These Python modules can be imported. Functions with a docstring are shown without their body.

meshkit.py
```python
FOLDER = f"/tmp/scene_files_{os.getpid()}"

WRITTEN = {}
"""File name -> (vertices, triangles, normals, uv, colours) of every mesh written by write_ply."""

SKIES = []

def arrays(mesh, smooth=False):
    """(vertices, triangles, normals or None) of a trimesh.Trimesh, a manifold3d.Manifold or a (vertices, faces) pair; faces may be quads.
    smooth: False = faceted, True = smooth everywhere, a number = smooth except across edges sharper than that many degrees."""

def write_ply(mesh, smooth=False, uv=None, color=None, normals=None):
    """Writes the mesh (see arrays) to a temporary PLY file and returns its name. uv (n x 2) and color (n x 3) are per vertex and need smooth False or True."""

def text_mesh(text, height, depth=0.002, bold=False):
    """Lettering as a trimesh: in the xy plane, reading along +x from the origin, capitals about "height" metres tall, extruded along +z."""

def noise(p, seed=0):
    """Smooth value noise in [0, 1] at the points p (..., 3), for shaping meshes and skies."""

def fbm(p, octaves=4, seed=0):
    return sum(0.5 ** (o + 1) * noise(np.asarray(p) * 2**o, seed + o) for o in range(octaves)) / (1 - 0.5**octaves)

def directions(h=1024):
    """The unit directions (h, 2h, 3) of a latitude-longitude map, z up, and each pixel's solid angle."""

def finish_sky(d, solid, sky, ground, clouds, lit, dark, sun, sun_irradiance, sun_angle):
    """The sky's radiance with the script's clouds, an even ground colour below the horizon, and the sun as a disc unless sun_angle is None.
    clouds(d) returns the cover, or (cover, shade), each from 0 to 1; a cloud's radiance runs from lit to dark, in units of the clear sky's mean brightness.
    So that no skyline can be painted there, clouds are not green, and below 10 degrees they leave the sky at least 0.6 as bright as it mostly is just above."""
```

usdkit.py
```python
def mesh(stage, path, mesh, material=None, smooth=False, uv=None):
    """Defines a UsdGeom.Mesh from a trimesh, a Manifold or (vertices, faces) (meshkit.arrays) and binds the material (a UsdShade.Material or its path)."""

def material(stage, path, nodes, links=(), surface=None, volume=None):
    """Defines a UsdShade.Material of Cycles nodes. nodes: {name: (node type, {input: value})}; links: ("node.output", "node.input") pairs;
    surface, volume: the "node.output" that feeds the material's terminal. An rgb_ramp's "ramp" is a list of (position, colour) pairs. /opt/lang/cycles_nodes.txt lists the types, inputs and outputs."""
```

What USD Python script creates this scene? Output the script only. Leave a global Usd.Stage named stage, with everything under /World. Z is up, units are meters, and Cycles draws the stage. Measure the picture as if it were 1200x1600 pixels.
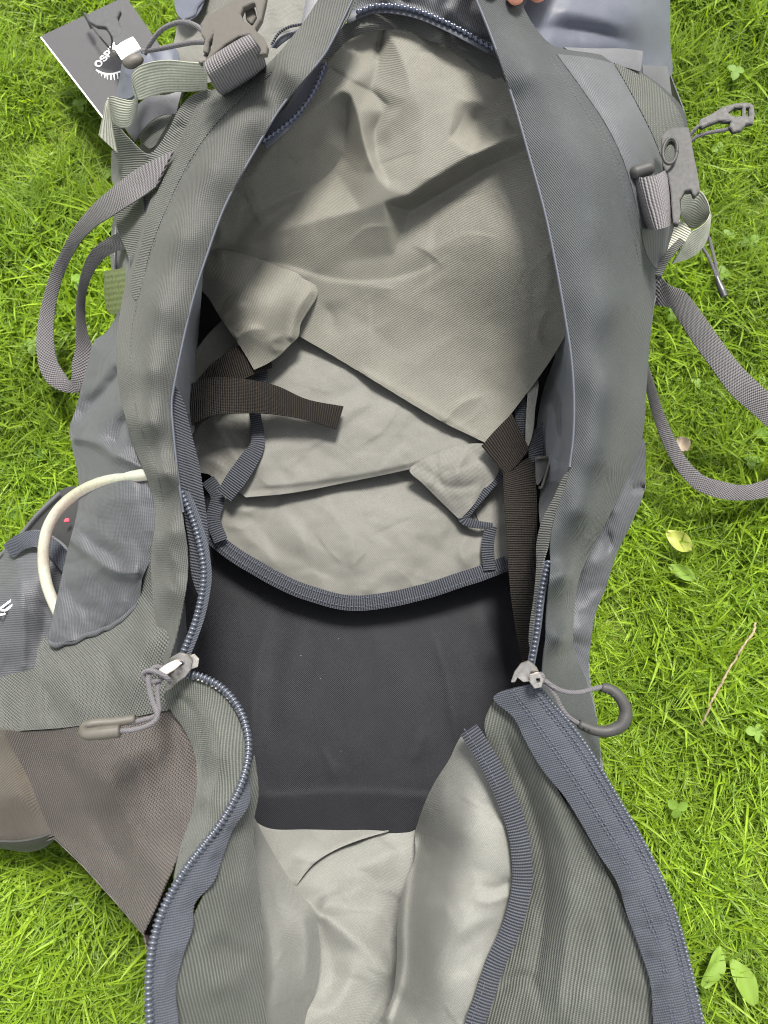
import math, random
import numpy as np, trimesh, usdkit, meshkit
import shapely, shapely.geometry as sg, shapely.affinity as sa
import scipy.sparse as sp, scipy.sparse.linalg as spl
from scipy.interpolate import RBFInterpolator, LinearNDInterpolator, RegularGridInterpolator
from scipy.ndimage import gaussian_filter
from scipy.spatial import Delaunay, cKDTree
from pxr import Usd, UsdGeom, UsdLux, UsdShade, Gf, Sdf, Vt

random.seed(7); RNG = np.random.default_rng(7)
stage = Usd.Stage.CreateInMemory()
UsdGeom.SetStageUpAxis(stage, 'Z'); UsdGeom.SetStageMetersPerUnit(stage, 1.0)
UsdGeom.Xform.Define(stage, '/World'); UsdGeom.Scope.Define(stage, '/World/Looks')

# ---------------------------------------------------------------- camera, sky, sun
CAM = np.array([0.0, -0.15, 0.86]); TILT = math.radians(10); HT = math.tan(math.radians(25))
FW = np.array([0, math.sin(TILT), -math.cos(TILT)]); UP = np.array([0, math.cos(TILT), math.sin(TILT)]); RT = np.array([1.0, 0, 0])
cam = UsdGeom.Camera.Define(stage, '/World/camera')
M4 = Gf.Matrix4d(*RT, 0, *UP, 0, *(-FW), 0, *CAM, 1)
cam.AddTransformOp().Set(M4)
cam.CreateHorizontalApertureAttr(24.0); cam.CreateVerticalApertureAttr(32.0)
cam.CreateFocalLengthAttr(12.0 / HT); cam.CreateClippingRangeAttr(Gf.Vec2f(0.02, 500))
cam.CreateFStopAttr(7.5); cam.CreateFocusDistanceAttr(0.69); cam.CreateExposureAttr(2.86)
SUN = np.array([0.08, 0.50, 0.86]); SUN /= np.linalg.norm(SUN)
sky_mat = usdkit.material(stage, '/World/Looks/sky', {
    's': ('sky_texture', {'sky_type': 'single_scattering', 'sun_disc': False, 'sun_elevation': math.asin(SUN[2]), 'sun_rotation': math.atan2(SUN[0], SUN[1]), 'aerosol_density': 2.5}),
    'h': ('hsv', {'saturation': 0.16}),
    'b': ('background_shader', {'strength': 0.058})}, [('s.color', 'h.color'), ('h.color', 'b.color')], surface='b.background')
dome = UsdLux.DomeLight.Define(stage, '/World/sky'); dome.GetPrim().SetCustomDataByKey('kind', 'structure')
UsdShade.MaterialBindingAPI.Apply(dome.GetPrim()).Bind(sky_mat)
sun = UsdLux.DistantLight.Define(stage, '/World/sun')
sun.CreateIntensityAttr(0.40); sun.CreateNormalizeAttr(True); sun.CreateAngleAttr(13.0); sun.CreateColorAttr(Gf.Vec3f(1, .96, .9))
_r = Gf.Rotation(Gf.Vec3d(0, 0, 1), Gf.Vec3d(*SUN))
sun.AddTransformOp().Set(Gf.Matrix4d().SetRotate(_r))

def at(px, py, z):
    """the point at height z (metres above the ground) seen at a photograph position"""
    px, py, z = (np.asarray(x, float) for x in (px, py, z))
    x, y = (px - 600) / 600 * HT, -(py - 800) / 600 * HT
    d = x[..., None] * RT + y[..., None] * UP + FW
    t = (z - CAM[2]) / d[..., 2]
    return CAM + t[..., None] * d
def P(*p): return at(p[0], p[1], p[2])
def PP(pts): a = np.array([q[:3] for q in pts], float); return at(a[:, 0], a[:, 1], a[:, 2])

# ---------------------------------------------------------------- naming helpers
USED = {}
def numbered(parent, name):
    k = f'{parent}/{name}'; n = USED.get(k, 0); USED[k] = n + 1
    return k if n == 0 else f'{k}_{n:03d}'
def obj(name, mesh, mat, parent='/World', label=None, cat=None, group=None, kind=None, smooth=False, uv=None):
    path = numbered(str(parent), name)
    m = usdkit.mesh(stage, path, mesh, mat, smooth, uv)
    tag(m.GetPrim(), label, cat, group, kind)
    return path
def tag(p, label=None, cat=None, group=None, kind=None):
    for k, v in (('label', label), ('category', cat), ('group', group), ('kind', kind)):
        if v: p.SetCustomDataByKey(k, v)
def thing(name, label, cat, loc=(0, 0, 0), group=None):
    path = numbered('/World', name); x = UsdGeom.Xform.Define(stage, path)
    x.AddTranslateOp().Set(Gf.Vec3d(*map(float, loc))); tag(x.GetPrim(), label, cat, group); return path
ORIGIN = {}

# ---------------------------------------------------------------- materials
def L(n): return '/World/Looks/' + n
def cloth(name, c1, c2, pitch, kind='plain', rough=.6, spec=.35, bump=.35, sheen=.12, contrast=1.0, tone=.10, trans=0.0):
    """woven fabric: two yarn tones in a weave of the given pitch (mm) along the cloth's own coordinates"""
    k = 2 * math.pi / (pitch * 1e-3); c1, c2 = tuple(.50 * x for x in c1), tuple(.50 * x for x in c2)
    N = {'tc': ('texture_coordinate', {}), 'wn': ('noise_texture', {'scale': 55.0, 'detail': 3}), 'wv': ('vector_math', {'math_type': 'multiply_add', 'vector2': (.0009, .0009, 0)}),
         's': ('separate_xyz', {}),
         'mu': ('math', {'math_type': 'multiply', 'value2': k}), 'mv': ('math', {'math_type': 'multiply', 'value2': k}),
         'su': ('math', {'math_type': 'sine'}), 'sv': ('math', {'math_type': 'sine'}),
         'n': ('noise_texture', {'scale': 38.0, 'detail': 5, 'roughness': .6}), 'nf': ('noise_texture', {'scale': 900.0, 'detail': 2}),
         'ntone': ('map_range', {'from_min': .3, 'from_max': .7, 'to_min': 1 - tone, 'to_max': 1 + tone}),
         'nft': ('map_range', {'from_min': .25, 'from_max': .75, 'to_min': .88, 'to_max': 1.12}),
         'fac': ('map_range', {'from_min': -1.0 / contrast, 'from_max': 1.0 / contrast, 'to_min': 0.0, 'to_max': 1.0, 'clamp': True}),
         'mix': ('mix', {'color1': c2, 'color2': c1}),
         'tm': ('math', {'math_type': 'multiply'}), 'vm': ('vector_math', {'math_type': 'scale'}),
         'b': ('bump', {'strength': bump, 'distance': pitch * 1e-3 * .35}),
         'p': ('principled_bsdf', {'roughness': rough, 'specular_ior_level': spec * .62, 'sheen_weight': sheen * .5, 'sheen_roughness': .4})}
    E = [('tc.UV', 'wv.vector3'), ('wn.color', 'wv.vector1'), ('wv.vector', 's.vector'), ('s.x', 'mu.value1'), ('s.y', 'mv.value1')]
    if kind == 'plain':
        N['c'] = ('math', {'math_type': 'multiply'}); E += [('mu.value', 'su.value1'), ('mv.value', 'sv.value1'), ('su.value', 'c.value1'), ('sv.value', 'c.value2')]
    elif kind == 'twill':
        N['a'] = ('math', {'math_type': 'add'}); N['c'] = ('math', {'math_type': 'multiply_add', 'value2': .35}); N['d'] = ('math', {'math_type': 'subtract'})
        E += [('mu.value', 'a.value1'), ('mv.value', 'a.value2'), ('a.value', 'su.value1'), ('mu.value', 'd.value1'), ('mv.value', 'd.value2'), ('d.value', 'sv.value1'), ('sv.value', 'c.value1'), ('su.value', 'c.value3')]
    elif kind == 'rib':       # ribs across u, faint threads across v
        N['c'] = ('math', {'math_type': 'multiply_add', 'value2': .3}); N['m3'] = ('math', {'math_type': 'multiply', 'value2': 1.7})
        E += [('mu.value', 'su.value1'), ('mv.value', 'm3.value1'), ('m3.value', 'sv.value1'), ('sv.value', 'c.value1'), ('su.value', 'c.value3')]
    E += [('c.value', 'fac.value'), ('fac.result', 'mix.fac'), ('n.fac', 'ntone.value'), ('nf.fac', 'nft.value'), ('ntone.result', 'tm.value1'), ('nft.result', 'tm.value2'),
          ('mix.color', 'vm.vector1'), ('tm.value', 'vm.scale'), ('vm.vector', 'p.base_color'), ('c.value', 'b.height'), ('b.normal', 'p.normal')]
    E += [('tc.object', 'wn.vector'), ('tc.object', 'n.vector'), ('tc.object', 'nf.vector')]
    surf = 'p.BSDF'
    if trans:
        N['tr'] = ('translucent_bsdf', {}); N['mx'] = ('mix_closure', {'fac': trans}); E += [('vm.vector', 'tr.color'), ('p.BSDF', 'mx.closure1'), ('tr.BSDF', 'mx.closure2')]; surf = 'mx.closure'
    return usdkit.material(stage, L(name), N, E, surface=surf)
def plain(name, col, rough=.5, metallic=0., spec=.5, noise=.12, bump=.0, scale=300., **kw):
    if not metallic and name not in ('white_print', 'lawn_soil'): col = tuple(.74 * x for x in col)
    N = {'tc': ('texture_coordinate', {}), 'n': ('noise_texture', {'scale': scale, 'detail': 4}), 'm': ('map_range', {'from_min': .3, 'from_max': .7, 'to_min': 1 - noise, 'to_max': 1 + noise}),
         'r': ('map_range', {'from_min': .3, 'from_max': .7, 'to_min': max(rough - .06, .02), 'to_max': rough + .06}),
         'c': ('vector_math', {'math_type': 'scale', 'vector1': col}), 'p': ('principled_bsdf', dict(metallic=metallic, specular_ior_level=spec, **kw))}
    E = [('tc.object', 'n.vector'), ('n.fac', 'm.value'), ('m.result', 'c.scale'), ('c.vector', 'p.base_color'), ('n.fac', 'r.value'), ('r.result', 'p.roughness')]
    if bump: N['b'] = ('bump', {'strength': bump, 'distance': .0006}); E += [('n.fac', 'b.height'), ('b.normal', 'p.normal')]
    return usdkit.material(stage, L(name), N, E, surface='p.BSDF')

M = dict(
 shell=cloth('grey_green_nylon', (0.1147, 0.1163, 0.1049), (0.05974, 0.06216, 0.05732), 1.9, 'twill', .6, .3, .35, contrast=1.0),
 shell2=cloth('slate_green_nylon', (0.06819, 0.07529, 0.07744), (0.0371, 0.04145, 0.04309), 1.9, 'twill', .6, .3, .35, contrast=1.0),
 mesh=cloth('grey_green_mesh', (0.1665, 0.1695, 0.1494), (0.04284, 0.0476, 0.04379), 3.1, 'plain', .6, .3, .7, contrast=1.7),
 ribbed=cloth('ribbed_flap_nylon', (0.1423, 0.1487, 0.1312), (0.06242, 0.06793, 0.05875), 2.2, 'rib', .65, .25, .5, contrast=1.2),
 side=cloth('blue_grey_stretch', (0.1225, 0.1266, 0.1364), (0.06944, 0.0719, 0.08007), 1.7, 'rib', .5, .4, .3, contrast=1.2),
 lid=cloth('slate_blue_nylon', (0.1125, 0.1233, 0.1548), (0.0945, 0.1035, 0.1332), 1.1, 'plain', .5, .4, .1),
 lining=cloth('beige_lining', (0.2607, 0.2533, 0.2136), (0.1825, 0.1768, 0.1485), 1.9, 'twill', .66, .28, .25, sheen=.0, trans=.08, tone=.06),
 lining2=cloth('pale_lining', (0.226, 0.223, 0.2), (0.1688, 0.1658, 0.1477), 1.6, 'plain', .66, .3, .25, sheen=.0, trans=.05, tone=.06),
 lining3=cloth('flap_lining_cloth', (0.2828, 0.2828, 0.2577), (0.2163, 0.2163, 0.1957), 1.6, 'plain', .75, .2, .25, sheen=.0, trans=.05, tone=.05),
 black=cloth('black_nylon', (0.01763, 0.01817, 0.02235), (0.008815, 0.009086, 0.01199), 1.8, 'plain', .62, .3, .3, sheen=.02, tone=.16),
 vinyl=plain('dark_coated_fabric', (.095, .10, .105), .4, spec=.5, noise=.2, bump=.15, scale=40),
 brown=cloth('brown_pack_cloth', (0.1342, 0.1105, 0.09785), (0.03356, 0.02657, 0.02377), 3.1, 'plain', .65, .3, .7, contrast=1.8),
 tan=cloth('tan_pack_cloth', (0.124, 0.1066, 0.0868), (0.06448, 0.05456, 0.04216), 1.6, 'twill', .65, .3, .5),
 strap=cloth('brown_webbing', (.042, .034, .026), (.006, .005, .005), 2.0, 'rib', .5, .35, .8, sheen=.03, contrast=1.2),
 bind=cloth('navy_binding', (.105, .112, .128), (.014, .017, .025), 2.1, 'rib', .65, .25, .7, contrast=1.0),
 tape=cloth('blue_zip_tape', (.098, .106, .124), (.046, .052, .066), 2.1, 'twill', .7, .22, .5, contrast=1.1),
 web=cloth('grey_webbing', (.26, .245, .25), (.085, .078, .082), 3.0, 'plain', .65, .3, .8, contrast=1.2),
 webl=cloth('ribbed_grey_webbing', (0.27, 0.2513, 0.255), (0.0975, 0.09375, 0.096), 2.0, 'rib', .6, .35, .7, contrast=1.3),
 elastic=cloth('pale_green_elastic', (.66, .67, .55), (.50, .51, .41), 2.0, 'rib', .65, .3, .6),
 greyw=cloth('plain_grey_webbing', (0.132, 0.132, 0.141), (0.108, 0.108, 0.117), 1.0, 'rib', .45, .5, .2),
 pocket=cloth('striped_pocket_cloth', (0.1815, 0.1843, 0.165), (0.04125, 0.044, 0.04125), 1.8, 'rib', .6, .35, .6, contrast=1.2),
 cord=cloth('grey_cord', (0.252, 0.238, 0.2485), (0.091, 0.084, 0.0945), 1.5, 'twill', .6, .3, .6),
 teeth=plain('blue_zip_teeth', (.040, .046, .060), .3, spec=.5),
 teethd=plain('navy_zip_teeth', (.035, .042, .07), .25, spec=.6),
 piping=plain('navy_edge', (.034, .039, .053), .65),
 metal=plain('polished_nickel', (.42, .39, .35), .28, metallic=1.0, noise=.1),
 plastic=plain('grey_plastic', (.040, .039, .037), .55, spec=.22, noise=.08),
 plastict=plain('taupe_plastic', (.080, .073, .062), .55, spec=.25, noise=.08),
 plasticd=plain('dark_plastic', (0.033, 0.033, 0.0336), .4, spec=.45, noise=.08),
 olive=plain('olive_rubber', (0.072, 0.084, 0.042), .32, spec=.6),
 blackp=plain('black_webbing', (.012, .012, .012), .7, noise=.3),
 tagc=plain('charcoal_card', (.040, .038, .040), .5, spec=.35, noise=.05),
 white=plain('white_print', (.72, .72, .7), .5, noise=.03),
 red=plain('red_thread', (.7, .03, .06), .6),
 skin=plain('skin', (.42, .19, .12), .45, noise=.1, scale=200, subsurface_weight=.25, subsurface_scale=.004),
 nail=plain('nail', (.62, .36, .29), .25, noise=.03),
 sleeve=plain('sleeve_cloth', (.08, .09, .12), .8),
 tube=plain('milky_tube', (.36, .355, .29), .3, noise=.05, subsurface_weight=.3, subsurface_scale=.004, coat_weight=.4),
)

# ---------------------------------------------------------------- geometry helpers
def catmull(p, step):
    """points through the control points p (n, k), about step apart in the first two columns"""
    p = np.asarray(p, float)
    if len(p) < 3:
        n = max(int(np.linalg.norm(p[1, :2] - p[0, :2]) / step), 1); t = np.linspace(0, 1, n + 1)[:, None]
        return p[0] + (p[1] - p[0]) * t
    q = np.vstack([2 * p[0] - p[1], p, 2 * p[-1] - p[-2]]); out = []
    for i in range(1, len(q) - 2):
        a, b, c, d = q[i - 1], q[i], q[i + 1], q[i + 2]
        n = max(int(np.linalg.norm(c[:2] - b[:2]) / step), 1); t = np.linspace(0, 1, n, endpoint=False)[:, None]
        la, lb, lc = (max(np.linalg.norm((v - u)[:2]), 1e-6) for u, v in ((a, b), (b, c), (c, d)))
        m1 = ((b - a) / la + (c - b) / lb) * .5 * lb; m2 = ((c - b) / lb + (d - c) / lc) * .5 * lb
        out.append((2 * t**3 - 3 * t**2 + 1) * b + (t**3 - 2 * t**2 + t) * m1 + (-2 * t**3 + 3 * t**2) * c + (t**3 - t**2) * m2)
    return np.vstack(out + [q[-2:-1]])
def closed_curve(o, step):
    """outline of (x, y, z[, 1 = corner]) -> dense (x, y)"""
    n = len(o); cor = [i for i in range(n) if len(o[i]) > 3]
    p = np.array([q[:3] for q in o], float)
    if not cor: cor = [0]
    out = []
    for a, b in zip(cor, cor[1:] + [cor[0] + n]):
        seg = np.array([p[i % n] for i in range(a, b + 1)]); out.append(catmull(seg, step)[:-1])
    return np.vstack(out)
def fold_height(xy, folds):
    h = np.zeros(len(xy))
    for f in folds:
        pts, amp, wl, wr = f[:4]; pw = f[4] if len(f) > 4 else 1.6; ends = f[5] if len(f) > 5 else (.35, .35)
        c = catmull([(*q, 0) for q in pts], 2.0)[:, :2]
        tg = np.gradient(c, axis=0); tg /= np.maximum(np.linalg.norm(tg, axis=1, keepdims=True), 1e-9)
        d, i = cKDTree(c).query(xy); v = xy - c[i]
        s = tg[i, 0] * v[:, 1] - tg[i, 1] * v[:, 0]
        t = i / max(len(c) - 1, 1)
        w = np.where(s > 0, wr, wl) * (.55 + .45 * np.sin(np.pi * np.clip(t, 0, 1)))
        tap = np.clip(t / max(ends[0], 1e-3), 0, 1) * np.clip((1 - t) / max(ends[1], 1e-3), 0, 1)
        tap = tap * tap * (3 - 2 * tap)
        h += amp * 1e-3 * tap * np.exp(-(d / w) ** pw)
    return h
CRUMPLE = dict(beige_lining=(1.1, 62), pale_lining=(2.1, 42), flap_lining_cloth=(1.7, 48), grey_green_nylon=(.5, 85), grey_green_mesh=(1.5, 46), slate_green_nylon=(.55, 85), blue_grey_stretch=(5.0, 54), black_nylon=(.7, 80), ribbed_flap_nylon=(1.2, 46), brown_pack_cloth=(1.2, 70), blue_zip_tape=(.6, 26), slate_blue_nylon=(2.6, 60), striped_pocket_cloth=(1.0, 40))
def crumple(xy, amp, cell, seed, name=''):
    """random facets with crisp creases, two sizes of them"""
    r = np.random.default_rng(100 + seed); h = np.zeros(len(xy)); lo, hi = xy.min(0) - 2 * cell, xy.max(0) + 2 * cell
    for k, (c, a) in enumerate(((cell, 1.0), (cell * .45, .42), (cell * .2, .13))):
        ang = r.uniform(0, 3.14); R = np.array([[math.cos(ang), -math.sin(ang)], [math.sin(ang), math.cos(ang)]]) @ np.diag([1.0, .55])
        q = xy @ R; l, u = (q.min(0) - 2 * c), (q.max(0) + 2 * c); n = int(np.prod((u - l) / c)) + 12
        p = r.uniform(l, u, (n, 2)); p = np.vstack([p, [l, u, (l[0], u[1]), (u[0], l[1])]])
        v = r.normal(0, 1, len(p)); v = np.sign(v) * np.abs(v) ** .8
        ax, ay = np.arange(l[0] + c, u[0] - c + 4, 2.5), np.arange(l[1] + c, u[1] - c + 4, 2.5); GX, GY = np.meshgrid(ax, ay)
        H = gaussian_filter(LinearNDInterpolator(p, v, fill_value=0.0)(GX, GY), .8)
        if k == 2 and name not in ('beige_lining', 'pale_lining', 'flap_lining_cloth', 'blue_grey_stretch'): continue
        h += a * amp * 1e-3 * .75 * RegularGridInterpolator((ay, ax), H, bounds_error=False, fill_value=0.0)(q[:, ::-1])
    return h
SURF = {}
def uv_solve(V, F, theta):
    """cloth coordinates in metres: u as straight as the surface allows along direction theta, v across it"""
    e0, e1 = V[F[:, 1]] - V[F[:, 0]], V[F[:, 2]] - V[F[:, 0]]
    n = np.cross(e0, e1); A2 = np.maximum(np.linalg.norm(n, axis=1), 1e-14); n /= A2[:, None]
    t = np.array([math.cos(theta), math.sin(theta), 0]); t = t - n * (n @ t)[:, None]; t /= np.maximum(np.linalg.norm(t, axis=1, keepdims=True), 1e-6)
    b = np.cross(n, t)
    g = [np.cross(n, V[F[:, (k + 2) % 3]] - V[F[:, (k + 1) % 3]]) / A2[:, None] for k in range(3)]
    w = A2 / 2; N = len(V); I, J, K = [], [], []; r = np.zeros((N, 2))
    for a in range(3):
        np.add.at(r[:, 0], F[:, a], w * (g[a] * t).sum(1)); np.add.at(r[:, 1], F[:, a], w * (g[a] * b).sum(1))
        for c in range(3): I.append(F[:, a]); J.append(F[:, c]); K.append(w * (g[a] * g[c]).sum(1))
    A = sp.csc_matrix((np.concatenate(K), (np.concatenate(I), np.concatenate(J))), shape=(N, N)) + sp.identity(N) * 1e-9
    return spl.splu(A.tocsc()).solve(r)
def normals(V, F):
    n = np.zeros_like(V); f = np.cross(V[F[:, 1]] - V[F[:, 0]], V[F[:, 2]] - V[F[:, 0]])
    for k in range(3): np.add.at(n, F[:, k], f)
    return n / np.maximum(np.linalg.norm(n, axis=1, keepdims=True), 1e-12)
def solid(V, F, uv, thick):
    """a sheet given thickness on its far side; front, back and rim keep their own vertices"""
    n = normals(V, F); B = V - n * thick; N = len(V)
    e = np.sort(np.vstack([F[:, [0, 1]], F[:, [1, 2]], F[:, [2, 0]]]), axis=1); d = np.vstack([F[:, [0, 1]], F[:, [1, 2]], F[:, [2, 0]]])
    _, inv, cnt = np.unique(e, axis=0, return_inverse=True, return_counts=True); bd = d[cnt[inv.ravel()] == 1]
    R = np.vstack([V[bd[:, 0]], V[bd[:, 1]], B[bd[:, 1]], B[bd[:, 0]]]); k = len(bd); i = np.arange(k) + 2 * N
    Q = np.vstack([np.c_[i + k, i, i + 3 * k], np.c_[i + k, i + 3 * k, i + 2 * k]])
    ru = np.vstack([uv[bd[:, 0]], uv[bd[:, 1]], uv[bd[:, 1]], uv[bd[:, 0]]])
    return np.vstack([V, B, R]), np.vstack([F, F[:, ::-1] + N, Q]), np.vstack([uv, uv, ru])
def sheet(name, mat, parent, outline, inner=(), folds=(), res=5.0, thick=.0009, theta=0.0, micro=.5, label=None, seed=0, tin=None, sigma=1.6, key=None, on=None, lift=.0012, crum=None):
    """a piece of cloth: its outline and inner heights are control points, folds are ridges (mm) along lines"""
    bc = closed_curve(outline, res)[:, :2]
    poly = sg.Polygon(bc)
    if not poly.is_valid: poly = poly.buffer(0); poly = max(getattr(poly, 'geoms', [poly]), key=lambda q: q.area); bc = np.array(poly.exterior.coords)[:-1]
    x0, y0, x1, y1 = poly.bounds
    gx, gy = np.meshgrid(np.arange(x0, x1, res), np.arange(y0, y1, res * .9)); gx = gx + (np.arange(len(gx)) % 2)[:, None] * res * .5
    g = np.c_[gx.ravel(), gy.ravel()]; inn = poly.buffer(-res * .55); g = g[shapely.contains_xy(inn, g[:, 0], g[:, 1])]
    xy = np.vstack([bc, g]); tri = Delaunay(xy).simplices; c = xy[tri].mean(1); tri = tri[shapely.contains_xy(poly.buffer(.01), c[:, 0], c[:, 1])]
    z = SURF[on](xy) + lift if on else None
    if z is None:
        ctl = np.array([q[:3] for q in list(outline) + list(inner)], float); _, u = np.unique(np.round(ctl[:, :2]), axis=0, return_index=True); ctl = ctl[u]
        fit = RBFInterpolator(ctl[:, :2] / 500, ctl[:, 2], kernel='thin_plate_spline', smoothing=1e-5)
        if tin:      # crumpled facets: creases of given height (mm), flat between them
            q = np.vstack([np.c_[bc, np.zeros(len(bc))]] + [catmull(t_, 3.0) for t_ in tin]); _, u = np.unique(np.round(q[:, :2], 1), axis=0, return_index=True); q = q[np.sort(u)]
            ax, ay = np.arange(x0 - 6, x1 + 8, 2.0), np.arange(y0 - 6, y1 + 8, 2.0); GX, GY = np.meshgrid(ax, ay)
            H = LinearNDInterpolator(q[:, :2], q[:, 2], fill_value=0.0)(GX, GY); H = .85 * gaussian_filter(H, sigma) + .15 * gaussian_filter(H, sigma * 4)
            tinf = RegularGridInterpolator((ay, ax), 1e-3 * H, bounds_error=False, fill_value=0.0)
        cr = crum or CRUMPLE.get(mat.GetPrim().GetName())
        def zf(p):
            p = np.asarray(p, float); h = fit(p / 500) + fold_height(p, folds)
            if tin: h = h + tinf(p[:, ::-1])
            if micro: h = h + micro * 1e-3 * 1.4 * (meshkit.fbm(np.c_[p / 46., np.full(len(p), seed * 3.7)], 3, seed) - .5)
            return h
        z = zf(xy)
        if cr and micro: z = z + crumple(xy, cr[0], cr[1], seed, mat.GetPrim().GetName())
        if mat.GetPrim().GetName() in ('beige_lining', 'pale_lining', 'flap_lining_cloth', 'blue_grey_stretch') and poly.area > 4000:      # a few sharp creases of thin nylon
            r = np.random.default_rng(500 + seed); cs = []
            for _ in range(int(min(26, 5 + poly.area / 7000))):
                a_, l_ = r.uniform(0, 6.28), r.uniform(35, 130); c_ = xy[r.integers(len(xy))]; d_ = np.array([math.cos(a_), math.sin(a_)]); n_ = np.array([-d_[1], d_[0]]) * r.normal(0, .10) * l_
                cs.append(([tuple(c_ - d_ * l_ / 2), tuple(c_ + n_), tuple(c_ + d_ * l_ / 2)], r.choice([-1, 1]) * r.uniform(.5, 1.3), r.uniform(1.8, 4), r.uniform(6, 16), 1.1))
            z = z + fold_height(xy, cs)
        if key:
            sm = cKDTree(xy); SURF[key] = lambda p, sm=sm, z=z.copy(): (lambda dd, ii: (z[ii] / np.maximum(dd, .3)).sum(1) / (1 / np.maximum(dd, .3)).sum(1))(*sm.query(p, k=4))
    V = at(xy[:, 0], xy[:, 1], z)
    F = tri; a = np.cross(V[F[:, 1]] - V[F[:, 0]], V[F[:, 2]] - V[F[:, 0]]); back = (a * (CAM - V[F[:, 0]])).sum(1) < 0
    F = np.where(back[:, None], F[:, ::-1], F)
    used = np.unique(F); rem = np.full(len(V), -1); rem[used] = np.arange(len(used)); V, F = V[used], rem[F]
    uv = uv_solve(V, F, theta)
    V, F, uv = solid(V, F, uv, thick)
    return obj(name, (V, F), mat, parent, label=label, smooth=True, uv=uv)
def resamp(W, n):
    s = np.r_[0, np.cumsum(np.linalg.norm(np.diff(W, axis=0), axis=1))]; t = np.linspace(0, s[-1], n)
    return np.c_[[np.interp(t, s, W[:, k]) for k in range(W.shape[1])]].T, t
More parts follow.
